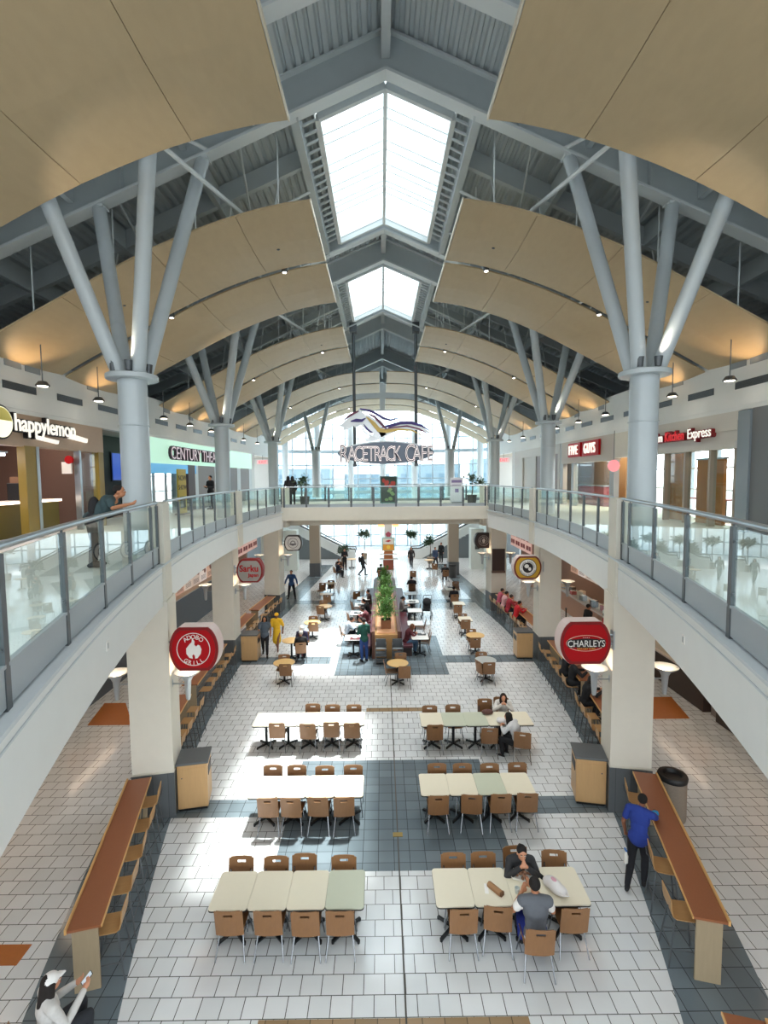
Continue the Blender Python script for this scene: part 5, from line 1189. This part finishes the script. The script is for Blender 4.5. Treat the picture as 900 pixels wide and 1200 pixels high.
def person_meshes(kind, vx, fingers):
    key = (kind, vx, fingers)
    if key in MC: return MC[key]
    p = pose(kind); mid = (p['pel']+p['chest'])/2
    def torso(mb, g, hem=0):
        for c, r in ((p['pel']-V(0, 0, hem), (.145+hem, .115+hem, .12+hem)), (mid, (.135, .1, .17)), (p['chest'], (.165, .115, .17))):
            mb.sphere(c, tuple(q+g for q in r), 14, 8)
        cap_(mb, [p['pel'], mid, p['chest']], [.1+g, .1+g, .105+g])
        sh = (p['sho'][0]+p['sho'][1])/2
        cap_(mb, [p['sho'][0], sh+V(0, -.015, .025), p['sho'][1]], [.06+g, .075+g, .06+g])
    def arm(mb, i, g, to=1.0):
        s, e, w = p['sho'][i], p['elb'][i], p['wri'][i]
        if to >= .99: cap_(mb, [s, s.lerp(e, .5), e, e.lerp(w, .4), w], [.055+g, .047+g, .04+g, .039+g, .028+g])
        else: cap_(mb, [s, s.lerp(e, to)], [.055+g, .047+g])
    def legs(mb, g, to=1.0):
        for i in (0, 1):
            h_, k, a = p['hip'][i], p['knee'][i], p['ank'][i]
            cap_(mb, [h_, h_.lerp(k, .5), k], [.088+g, .075+g, .056+g]); cap_(mb, [k, k.lerp(a, .35), k.lerp(a, to)], [.056+g, .055+g, (.056-.02*to)+g])
    b = MB(); torso(b, -.012); legs(b, -.008)
    for i in (0, 1):
        arm(b, i, 0); w, e = p['wri'][i], p['elb'][i]; d = (w-e).normalized(); sgn = -1 if i == 0 else 1
        inw = V(-sgn, 0, 0); inw = (inw-d*inw.dot(d)).normalized(); dn = d.cross(inw)*(1 if i == 0 else -1)
        if fingers:
            palm = w+d*.05; cap_(b, [w, palm], [.026, .03]); b.sphere(palm+d*.015, (.036, .036, .03), 10, 6)
            for q, (o_, ln) in enumerate(((-.027, .058), (-.009, .072), (.009, .068), (.026, .052))):
                r0 = palm+d*.03+inw*o_; k1 = r0+(d*.85-dn*.35).normalized()*ln*.55; k2 = k1+(d*.45-dn*.8).normalized()*ln*.6
                cap_(b, [r0, k1, k2], [.0105, .0095, .008])
            r0 = w+d*.025+inw*.022; k1 = r0+(d*.6+inw*.75).normalized()*.035; cap_(b, [r0, k1, k1+(d*.9-dn*.3).normalized()*.03], [.013, .0115, .009])
        else:
            palm = w+d*.055; cap_(b, [w, palm, palm+d*.06-dn*.015], [.027, .038, .02]); cap_(b, [w+d*.03, w+d*.06+inw*.045], [.016, .012])
        a, t_ = p['ank'][i], p['toe'][i]; cap_(b, [a, t_], [.035, .025])
    hd = p['head']; cap_(b, [p['neck']-V(0, 0, .06), p['neck'], hd-V(0, .015, .06)], [.06, .052, .05])
    b.sphere(hd+V(0, -.01, .025), (.074, .092, .092), 16, 10); b.sphere(hd+V(0, .018, -.045), (.055, .062, .06), 12, 8)
    b.sphere(hd+V(0, .088, -.012), (.014, .02, .024), 8, 6); b.sphere(hd+V(0, .078, -.058), (.024, .012, .012), 8, 5)
    for s in (-1, 1): b.sphere(hd+V(s*.076, -.012, -.005), (.012, .02, .03), 8, 6)
    out = {'body': fuse(b, vx, 'body_'+kind)}
    m = MB(); torso(m, .014, .025)
    for i in (0, 1): arm(m, i, .014)
    out['long_top'] = fuse(m, vx*1.2, 'top_'+kind)
    m = MB(); torso(m, .014, .025)
    for i in (0, 1): arm(m, i, .016, .62)
    out['short_top'] = fuse(m, vx*1.2, 'tee_'+kind)
    m = MB(); torso(m, .022, .015); out['vest'] = fuse(m, vx*1.2, 'vest_'+kind)
    m = MB(); m.sphere(p['pel'], (.16, .13, .12), 14, 8); legs(m, .014, .94); out['trousers'] = fuse(m, vx*1.2, 'trousers_'+kind)
    m = MB()
    for i in (0, 1):
        a, t_ = p['ank'][i], p['toe'][i]; cap_(m, [a+V(0, 0, -.03), a.lerp(t_, .5)-V(0, 0, .005), t_+V(0, .01, .01)], [.047, .045, .036]); m.sphere(a+V(0, -.03, -.04), (.04, .045, .045), 10, 6)
    out['shoes'] = fuse(m, min(vx, .014), 'shoes_'+kind)
    m = MB(); m.sphere(hd+V(0, -.028, .042), (.084, .096, .09), 16, 10); out['short_hair'] = fuse(m, .014, 'hair_'+kind)
    m = MB(); m.sphere(hd+V(0, -.03, .04), (.09, .1, .095), 16, 10)
    for s in (-1, 1): cap_(m, [hd+V(s*.06, -.02, .03), hd+V(s*.08, -.03, -.1), hd+V(s*.08, -.05, -.2)], [.045, .04, .03])
    cap_(m, [hd+V(0, -.07, .0), hd+V(0, -.1, -.2), hd+V(0, -.11, -.34)], [.07, .075, .05]); out['long_hair'] = fuse(m, .016, 'longhair_'+kind)
    m = MB(); m.sphere(hd+V(0, -.025, .045), (.086, .098, .085), 16, 10); m.sphere(hd+V(0, -.13, .03), (.04, .04, .05), 8, 6); out['tied_hair'] = fuse(m, .014, 'tied_'+kind)
    m = MB(); m.sphere(hd+V(0, -.02, .05), (.092, .104, .085), 16, 10); cap_(m, [hd+V(-.04, .09, .045), hd+V(0, .15, .035), hd+V(.04, .09, .045)], [.014]*3); cap_(m, [hd+V(-.025, .08, .05), hd+V(.0, .13, .04), hd+V(.025, .08, .05)], [.018]*3); out['cap'] = fuse(m, .012, 'cap_'+kind)
    m = MB(); m.sphere(hd+V(0, -.02, .03), (.1, .115, .115), 16, 10); m.sphere(hd+V(0, .02, -.1), (.08, .085, .07), 12, 8); out['scarf'] = fuse(m, .014, 'scarf_'+kind)
    m = MB(); m.sphere(p['pel']+V(0, 0, -.05), (.17, .14, .16), 14, 8); cap_(m, [p['pel'], p['pel']+V(0, .02, -.38)], [.15, .19]); torso(m, .02)
    for i in (0, 1): arm(m, i, .022, .9)
    out['dress'] = fuse(m, vx*1.2, 'dress_'+kind)
    m = MB(); bp = p['chest']+V(0, -.21, -.06); m.sphere(bp, (.15, .1, .22), 14, 8); out['backpack'] = fuse(m, .02, 'pack_'+kind)
    MC[key] = out; return out
def person(label, loc, face, kind, top, top_c, leg_c, hair, hair_c, skin=None, scale_=1.0, near=False, shoe='202022', extra=(), group=None):
    ms = person_meshes(kind, .011 if near else .017, near); sk = skin or M_skin
    me = ms['body'] if ms['body'].users == 0 else ms['body'].copy()
    me.materials.clear(); me.materials.append(sk)
    o = link('person', me, None, loc); o.rotation_euler.z = R(face); o.scale = (scale_,)*3
    tag(o, label, 'person', group)
    def part(nm, key, m):
        q = ms[key].copy(); q.materials.clear(); q.materials.append(m); return link(nm, q, o)
    part({'long_top': 'jacket', 'short_top': 'shirt', 'vest': 'vest', 'dress': 'dress'}[top], top, cloth(top_c))
    if 'tee' in extra: part('shirt', 'short_top', cloth('e6e4e0'))
    if leg_c: part('trousers', 'trousers', cloth(leg_c))
    part('shoes', 'shoes', cloth(shoe))
    if hair: part({'short_hair': 'hair', 'long_hair': 'hair', 'tied_hair': 'hair', 'cap': 'cap', 'scarf': 'headscarf'}[hair], hair, cloth(hair_c))
    if hair in ('cap', 'scarf') and 'haircap' in extra: part('hair', 'long_hair', cloth('1c1512'))
    if 'backpack' in extra: part('backpack', 'backpack', cloth('1d1d20'))
    if near:
        hd = pose(kind)['head']
        for s in (-1, 1):
            MB().sphere(hd+V(s*.03, .076, .012), (.013, .008, .008), 8, 6).build('eye', mat('eye white', 'e8e2da', .3), o, True); 
            MB().sphere(hd+V(s*.03, .083, .012), (.006, .004, .006), 8, 6).build('pupil', m_bk, o.children[-1] if False else o, True)
            MB().tube([hd+V(s*.014, .082, .032), hd+V(s*.032, .083, .036), hd+V(s*.048, .07, .031)], .004, 5).build('eyebrow', cloth('1c1512'), o)
        MB().sphere(hd+V(0, .089, -.058), (.02, .006, .006), 8, 5).build('lips', mat('lips', '8f4a43', .5), o, True)
    return o
def seat_px(px, py, z=.95, face=0, kind='sit'):
    p = at(px, py, Z=z); return (p.x, p.y)
def on_chair(px, py, fc):
    """where somebody sits whose chair back shows at this photo position"""
    p = at(px, py, Z=.86); a = R(fc); d = .28
    return (p.x-math.sin(a)*d, p.y+math.cos(a)*d, -.06)
# near diners and staff
p = at(603, 992, Z=.83)
person('woman in a dark grey top eating with both hands at the front right table', on_chair(603, 992, 180), 180, 'eat', 'long_top', '2c2d30', '22242a', 'tied_hair', '120d0c', M_skin, 1.0, True)
person('man in a grey vest with his back to us at the front right table', on_chair(634, 1087, -3), -3, 'turn', 'vest', '5d6168', '1c2a7c', 'short_hair', '15100e', M_skin3, 1.06, True, extra=('tee',))
q = at(747, 1040, Z=0)
person('worker in a bright blue shirt wiping the front right bar counter', (q.x+.02, q.y+.05, 0), -38, 'wipe', 'short_top', '1d3585', '15161c', 'short_hair', '0e0b0a', M_skin2, .98, True)
p = at(62, 1150, Z=1.17)
wx, wy = p.x-.06, p.y-.06
person('woman in a white cap and pale jacket looking at a phone, lower left corner', (wx, wy, 0), -42, 'phone', 'long_top', 'c9c7c4', '23262c', 'cap', 'eceae8', M_skin, 1.0, True, extra=('haircap',))
put('chair', wx-.02, wy-.03, R(-42), 'orange plywood chair under the woman in the white cap, lower left corner', 'plywood cafe chairs')
q = Vector((wx, wy, 0))+Matrix.Rotation(R(-42), 3, 'Z') @ Vector((-.01, .46, .9))
t = thing('phone', 'smartphone held by the woman in the white cap', 'phone', q, R(-42)); o = MB().prism(rrect(.075, .15, .012), -.004, .004).build('case', M_black, t); o.rotation_euler.x = R(35)
o = MB().prism(rrect(.066, .135, .008), .0042, .0055).build('screen', mat('phone screen', 'b8c4cf', .2, emit=.3), t); o.rotation_euler.x = R(35)
# third right table: two women
person('person in a white top with a black face mask at the third right table', on_chair(588, 817, 172), 172, 'eat', 'long_top', 'd9d5d0', '2a2b30', 'long_hair', '2a1b16', M_skin, .96)
person('woman with long black hair in a pale grey hoodie at the third right table', on_chair(606, 858, -20)[:2]+(-.06,), 50, 'slump', 'long_top', 'c9cacb', '1b1c20', 'long_hair', '17110f', M_skin, .98)
# left walkers and row diners
def foot(px, py): q = at(px, py, Z=0); return (q.x, q.y, 0)
person('woman in a slate grey top and black trousers walking beside the second left bin', foot(311, 769), 190, 'walk', 'short_top', '515b66', '17181c', 'long_hair', '14100e', M_skin3, .98)
person('woman in a bright yellow dress and yellow cap walking by the left row', foot(325, 765), 176, 'walk', 'dress', 'e9b92a', None, 'cap', 'e8b21f', M_skin2, 1.0, shoe='d8d5d0')
person('person in black with a pale cap seated back to us in the left row', on_chair(352.5, 753, 8), 8, 'sit', 'long_top', '1b1a1c', '222226', 'cap', 'b9b4ac')
person('person in a navy top and white headscarf facing us in the left row', on_chair(357, 740, 170), 170, 'sit', 'long_top', '2b2846', '8a4450', 'scarf', 'efece8')
person('man in a blue sweater standing with legs apart on the far left floor', foot(342, 702), 180, 'wide', 'long_top', '2d4f7c', '191b22', 'short_hair', '2d211c', M_skin, 1.03)
person('man in a green jacket, blue jeans and cap standing by the red tray', foot(427, 775), 25, 'phonestand', 'long_top', '1f5247', '2b4a86', 'cap', '2a1c1b', M_skin, 1.02)
person('man with a black backpack walking on the far floor left of the planter', foot(425, 675), -80, 'walk', 'long_top', '202126', '1c1d22', 'short_hair', '17120f', M_skin, 1.02, extra=('backpack',))
person('person in a pale blue jacket on the left side of the booth tables', on_chair(398, 733, -75), -75, 'slump', 'long_top', 'c3d3e2', '1d2028', 'short_hair', '251a15')
person('person in a grey hoodie on the left bench of the booth', (-.86, 21.9, -.06), 85, 'slump', 'long_top', '8b8f93', '2b2d33', 'short_hair', '1c1512')
person('person in a maroon sweater on the left bench of the booth', (-.86, 23.6, -.06), 80, 'slump', 'long_top', '5c2a31', '1d1e22', 'short_hair', '1a1412', M_skin2)
person('person in a black coat on the left bench, hunched over a table', (-.86, 25.2, -.06), 85, 'slump', 'long_top', '191a1d', '1b1c20', 'short_hair', '14100e')
person('person in a brown coat at the far left bench of the booth', (-.86, 27.2, -.06), 85, 'sit', 'long_top', '4a3b35', '222226', 'short_hair', '2a1d17')
person('person in a maroon jumper and blue jeans on the right bench of the booth', (.80, 20.75, -.06), -80, 'slump', 'long_top', '5a242a', '5d7d9e', 'long_hair', '6a432a')
person('person in a striped pale jacket on the right bench of the booth', (.80, 25.6, -.06), -85, 'sit', 'long_top', '8f8b88', '3c3e45', 'tied_hair', '1d1613')
person('person in black seated back to us up the right row', on_chair(533, 696.5, 0), 0, 'sit', 'long_top', '1b1d26', '202228', 'short_hair', '16110f')
person('lone diner in a dark jacket by the far right column', on_chair(522.5, 668, 0), 0, 'sit', 'long_top', '222226', '1b1c20', 'short_hair', '3b2a22')
person('diner in black beside a pale coat, far right of the planter', on_chair(483, 684, 0), 0, 'slump', 'long_top', '26262a', '202228', 'short_hair', '1a1412')
person('person in a dark coat walking on the far floor right of the planter', foot(482, 666), 170, 'walk', 'long_top', '2b2a2c', '202127', 'long_hair', '231813')
person('person in black standing by the right escalator', foot(517, 659), 150, 'stand', 'long_top', '17181a', '1c1d21', 'short_hair', '14100e')
person('person in blue walking beside the far right tables', foot(510, 666), 200, 'walk', 'long_top', '3c4c6b', '23252c', 'short_hair', '1f1814')
person('far left diner in dark blue on a chair', on_chair(391, 664, -60), -60, 'sit', 'long_top', '232a3c', '1d1e24', 'short_hair', '17120f')
person('far left diner in brown on a chair', on_chair(398, 659, 175), 175, 'sit', 'long_top', '5a4436', '25262b', 'short_hair', '1a1310')
person('far left diner in black leaning over beside the diner in brown', foot(404, 668), 190, 'phonestand', 'long_top', '1a1b1e', '1b1c20', 'short_hair', '15100e')
person('diner at the far end of the planter booth', on_chair(446, 668, 0), 0, 'sit', 'long_top', '3b3632', '1d1e24', 'short_hair', '17120f')
# counter guests on the right
A_, B_, C_, D_ = 'the right counter just past the first column', 'the right counter before the second column', 'the right counter just past the second column', 'the right counter up to the bridge column'
for key, lab, c, lc, hh, hc, sk in (((A_, 3), 'person in black with long hair at the right bar counter, nearest of the seated guests', '16171a', '1a1b20', 'long_hair', '1a1311', M_skin),
        ((B_, 0), 'person in a black coat at the right bar counter, second of the seated guests', '1b1c1f', '1d1e22', 'short_hair', '14100e', M_skin3),
        ((B_, 1), 'person in black with tied hair at the right bar counter, half behind the red sign', '202024', '1d1e22', 'tied_hair', '2b1d18', M_skin),
        ((C_, 3), 'person in a bright red jacket at the right bar counter past the second column', 'c3202a', '22242b', 'short_hair', '1c1512', M_skin),
        ((D_, 0), 'person in a dark red sweater at the right bar counter, beside the bright red jacket', '9c2b38', '22242b', 'short_hair', '33231c', M_skin),
        ((D_, 1), 'person in a pale pink top at the right bar counter near the bridge column', 'd0a2a4', '22242b', 'short_hair', '1c1512', M_skin3),
        ((D_, 2), 'person in a rose sweater at the right bar counter nearest the bridge column', 'b4566a', '22242b', 'short_hair', '2a1d18', M_skin)):
    x, y, rz = SEATS[key]; person(lab, (x, y, .03), math.degrees(rz), 'stool', 'long_top', c, lc, hh, hc, sk)
q = at(686, 722, Z=.0); person('person in a black coat standing at the lower right shop counter', (8.75, 21.4, 0), -80, 'stand', 'long_top', '131315', '131315', 'short_hair', '0f0c0b', M_skin3, 1.05)
person('person in red behind the black coated customer at the lower right counter', (9.0, 20.3, 0), -100, 'stand', 'short_top', 'b01f28', '1a1b20', 'short_hair', '1c1512', M_skin2, 1)
# people upstairs
yb = at(150, 590, Y=9.1)
person('man in a green tee with a black backpack leaning on the left balcony rail', (-5.2, 9.1, UF), -75, 'lean', 'short_top', '33464a', '1e2026', 'short_hair', '120d0c', M_skin3, 1.0, True, extra=('backpack',))
person('person in black standing before the cinema doors on the upper left', (at(247, 580, Y=25.5).x, 25.5, UF), 150, 'phonestand', 'long_top', '1b1c1f', '1b1c20', 'short_hair', '14100e')
for px, lab, fc in ((338, 'person in black at the left end of the bridge, left one of a pair', -20), (343, 'person in black at the left end of the bridge, right one of a pair', 25)):
    q = at(px, 580, Y=29.2); person(lab, (q.x, 29.2, UF), fc, 'stand', 'long_top', '141517' if px < 340 else '1c1a1e', '17181b', 'long_hair', '120e0d', None, .97)

# ------------------------------------------------------------------ things lying on the tables
ZT = .745
p = at(612, 1026, Z=.78)
t = thing('food_tray', 'white foam food box with crumpled paper on the front right table before the woman', 'food box', (p.x, p.y, ZT), R(-24))
MB().add([(-.13,-.1,0),(.13,-.1,0),(.13,.1,0),(-.13,.1,0),(-.16,-.13,.06),(.16,-.13,.06),(.16,.13,.06),(-.16,.13,.06),(-.12,-.09,.01),(.12,-.09,.01),(.12,.09,.01),(-.12,.09,.01)],
    [(3,2,1,0),(0,1,5,4),(1,2,6,5),(2,3,7,6),(3,0,4,7),(4,5,9,8),(5,6,10,9),(6,7,11,10),(7,4,8,11),(8,9,10,11)]).build('box', mat('foam white', 'ecebe8', .6), t)
f = MB(); random.seed(5)
for _ in range(16): f.sphere((random.uniform(-.1, .1), random.uniform(-.06, .1), random.uniform(.03, .07)), (random.uniform(.02, .04), random.uniform(.015, .03), .02), 7, 5)
f.build('food', mat('food brown', '9a6f55', .8, noise=.4, nscale=40), t)
p = at(580, 1041, Z=.78)
t = thing('paper_bag', 'folded kraft paper bag lying on the front right table', 'bag', (p.x, p.y, ZT), R(38)); MB().prism([(-.04, 0), (.04, 0), (.045, .05), (.0, .075), (-.045, .05)], -.13, .13, 'y').build('bag_body', mat('kraft brown', '9a7350', .8, noise=.1), t); MB().box(0, -.14, .035, .075, .03, .06).build('folded_end', mat('kraft dark', '6d4c33', .8), t)
p = at(570, 1041, Z=.75); t = thing('receipt', 'white paper receipt on the front right table beside the kraft bag', 'paper', (p.x, p.y, ZT), R(-6)); MB().box(0, 0, .0015, .06, .2, .002).build('paper', m_wh, t); t.location.z = ZT
p = at(650, 1040, Z=.8)
t = thing('plastic_bag', 'crumpled white plastic carrier bag with pink print on the front right table', 'bag', (p.x, p.y, ZT), R(20))
f = MB(); random.seed(9); f.sphere((0, 0, .09), (.11, .2, .09), 16, 10); f.sphere((.03, -.1, .08), (.1, .12, .07), 12, 8); f.sphere((-.03, .12, .07), (.09, .1, .08), 12, 8)
me = fuse(f, .014, 'bag'); me.materials.append(mat('carrier bag white', 'dcd9d8', .35, noise=.05, bump=.6, nscale=18)); link('bag_body', me, t)
MB().tube([(-.05, -.16, .13), (-.02, -.25, .12), (.06, -.26, .1), (.1, -.15, .12)], .008, 6).build('handle', mat('carrier bag white', 'dcd9d8', .35), t)
MB().sphere((0, .02, .165), (.04, .07, .02), 10, 6).build('print', mat('bag pink', 'cf9aa8', .5), t)
p = at(606, 1044, Z=.78); t = thing('cup_lid', 'clear plastic cup on the front right table', 'cup', (p.x, p.y, ZT)); MB().lathe([(.03, 0), (.04, .09), (.036, .09), (.028, .005)], 16).build('cup', mat('clear plastic', 'cfd6d2', .15), t, True)
p = at(633, 1026, Z=.75); t = thing('phone', 'black phone lying on the front right table between the diners', 'phone', (p.x, p.y, ZT), R(30)); MB().prism(rrect(.08, .16, .012), 0, .009).build('case', M_black, t); MB().prism(rrect(.07, .15, .008), .0091, .01).build('screen', mat('dark screen', '0c0d10', .1), t)
p = at(416, 748, Z=.76); t = thing('serving_tray', 'dark red serving tray on the nearest white booth table', 'tray', (p.x, p.y, ZT)); MB().prism(rrect(.42, .3, .04), 0, .02).build('tray', mat('tray red', '5f2226', .4), t); MB().lathe([(.07, .02), (.09, .05), (.06, .05)], 14).build('bowl', m_wh, t, True)
for i, (px, py, lab) in enumerate(((419, 718, 'dark meal tray on the third left booth table'), (423.5, 708.5, 'dark meal tray on the fourth left booth table'), (483, 704.5, 'dark meal tray on a far right booth table'), (528, 688, 'dark meal tray on the far cream table of the right row'), (494, 743, 'dark bowl on the nearest right booth table'))):
    p = at(px, py, Z=.76); t = thing('serving_tray', lab, 'tray', (p.x, p.y, ZT), 0, 'meal trays'); MB().prism(rrect(.36, .26, .04), 0, .018).build('tray', mat('tray dark', '2b2a2d', .4), t); MB().lathe([(.05, .018), (.08, .05), (.06, .05)], 12, (.06, 0)).build('bowl', m_wh, t, True)
p = at(571, 836, Z=.78); t = thing('handbag', 'dark patterned bag on the third right table by the empty chair', 'bag', (p.x, p.y+.02, ZT)); f = MB(); f.sphere((0, 0, .07), (.16, .08, .075), 14, 8); f.sphere((.1, .02, .06), (.08, .07, .06), 10, 6); me = fuse(f, .014, 'hb'); me.materials.append(mat('patterned cloth', '5b3b36', .8, noise=.7, nscale=30)); link('bag_body', me, t)
p = at(588, 845, Z=.8); t = thing('food_bag', 'white bag on the third right table between the two women', 'bag', (p.x, p.y, ZT)); f = MB(); f.sphere((0, 0, .07), (.15, .11, .07), 14, 8); f.sphere((-.06, .03, .08), (.08, .08, .07), 10, 6); me = fuse(f, .014, 'fb'); me.materials.append(mat('carrier bag white', 'dcd9d8', .35)); link('bag_body', me, t)
p = at(704, 812, Z=1.07); t = thing('receipt', 'white paper slip on the right bar counter past the first column', 'paper', (p.x, p.y, 1.0625), R(70)); MB().box(0, 0, .002, .09, .2, .003).build('paper', m_wh, t)
p = at(766, 953, Z=1.1); t = thing('cleaning_cloth', 'bright blue cloth under the worker\'s hand on the front right counter', 'cloth', (p.x, p.y, 1.0625)); f = MB(); f.sphere((0, 0, .03), (.1, .08, .03), 12, 6); f.sphere((.05, .03, .035), (.06, .05, .03), 10, 6); me = fuse(f, .012, 'cl'); me.materials.append(cloth('2f8fc6')); link('cloth', me, t)
p = at(733, 1000, Z=.8); t = thing('spray_bottle', 'pale spray bottle held in the blue shirted worker\'s left hand', 'bottle', (p.x+.02, p.y+.02, .62)); MB().lathe([(.035, 0), (.038, .12), (.02, .17), (.015, .2)], 12).build('bottle', mat('bottle white', 'd8d6cf', .3), t, True); MB().box(0, .02, .215, .025, .07, .03).build('trigger', mat('bottle blue', '3d6fae', .4), t)
bar(1, 3.6, 3.9, 3.99, 5.42, 'orange brown bar counter at the lower right corner, cut by the frame', 1, 'the lower right corner counter', skip=(0,))

# ------------------------------------------------------------------ light: sky, sun, lamps of the place
w = bpy.data.worlds.new('sky'); SC.world = w; w.use_nodes = True; nt = w.node_tree; bg = nt.nodes['Background']
tc = nt.nodes.new('ShaderNodeTexCoord'); sx = nt.nodes.new('ShaderNodeSeparateXYZ'); cr = nt.nodes.new('ShaderNodeValToRGB')
nt.links.new(tc.outputs['Generated'], sx.inputs[0]); mr = nt.nodes.new('ShaderNodeMapRange'); mr.inputs[1].default_value = -1; mr.inputs[2].default_value = 1
nt.links.new(sx.outputs['Z'], mr.inputs[0]); nt.links.new(mr.outputs[0], cr.inputs['Fac']); nt.links.new(cr.outputs['Color'], bg.inputs['Color'])
e = cr.color_ramp.elements; e[0].position = .485; e[0].color = (.30, .30, .29, 1); e[1].position = .9; e[1].color = (1.5, 1.62, 1.7, 1)
for p_, c_ in ((.5, (1.5, 1.56, 1.6, 1)), (.60, (1.3, 1.42, 1.5, 1)), (.70, (.26, .30, .32, 1)), (.82, (.26, .30, .32, 1))): k_ = e.new(p_); k_.color = c_
# brighter towards the sun's side (+y), dimmer behind
mr2 = nt.nodes.new('ShaderNodeMapRange'); mr2.inputs[1].default_value = -1; mr2.inputs[2].default_value = 1; mr2.inputs[3].default_value = .8; mr2.inputs[4].default_value = 3.4
nt.links.new(sx.outputs['Y'], mr2.inputs[0]); nt.links.new(mr2.outputs[0], bg.inputs['Strength'])
l = bpy.data.lights.new('sun', 'SUN'); l.energy = 7; l.angle = R(4); l.color = (1, .96, .9)
o = bpy.data.objects.new('sun', l); COL.objects.link(o); o.rotation_euler = Vector((-2.3, -3.8, -16)).to_track_quat('-Z', 'Y').to_euler()
def spot(name, loc, tgt, en, col, size, blend=.5, r=.08):
    l = bpy.data.lights.new(name, 'SPOT'); l.energy = en; l.color = col; l.spot_size = R(size); l.spot_blend = blend; l.shadow_soft_size = r
    o = bpy.data.objects.new(name, l); COL.objects.link(o); o.location = loc; o.rotation_euler = (Vector(tgt)-Vector(loc)).to_track_quat('-Z', 'Y').to_euler(); return o
for sg, nm in SIDE:
    for k, (x, y) in enumerate(RC[:3]):
        for ax, ay, tx, ty in ((-.25, -.3, -1.0, -1.0), (.12, -.36, .5, -1.0)):
            spot('uplight_lamp', (sg*x+ax, y+ay, CAPZ+.38), (sg*x+tx*1.05, y+ty*.9, 13), 55, (1, .86, .68), 60)
    for y in (13.4, 16.8, 23.4, 26.6, 33.5):     # wall washers that warm the canopy ends
        spot('wall_uplight', (sg*9.35, y, 9.75), (sg*8.7, y, 12), 26, (1, .68, .38), 95)
    for y0, y1, x, en, colr in ((10.5, 17, 11.3, 75, (1, .8, .64)), (21.5, 27.5, 11.0, 130, (1, .75, .5)), (14, 19, 11.3, 60, (1, .8, .6))):
        if (sg < 0 and y0 != 10.5) or (sg > 0 and y0 == 10.5): continue
        l = bpy.data.lights.new('shop_light', 'AREA'); l.shape = 'RECTANGLE'; l.size = 1.6; l.size_y = y1-y0-.5; l.energy = en; l.color = colr
        o = bpy.data.objects.new('shop_light', l); COL.objects.link(o); o.location = (sg*x, (y0+y1)/2, 9.05)
    l = bpy.data.lights.new('counter_light', 'AREA'); l.shape = 'RECTANGLE'; l.size = 1.0; l.size_y = 30; l.energy = 170; l.color = (1, .74, .52)
    o = bpy.data.objects.new('counter_light', l); COL.objects.link(o); o.location = (sg*11.7, 20, 4.4)
vs = SC.view_settings; vs.view_transform = 'Standard'; vs.look = 'None'; vs.gamma = 1; vs.use_curve_mapping = False; vs.exposure = 1.27
SC.cycles.use_denoising = True; SC.cycles.max_bounces = 8; SC.cycles.diffuse_bounces = 5; SC.cycles.transparent_max_bounces = 24; SC.cycles.sample_clamp_indirect = 6
SC.cycles.caustics_reflective = False; SC.cycles.caustics_refractive = False
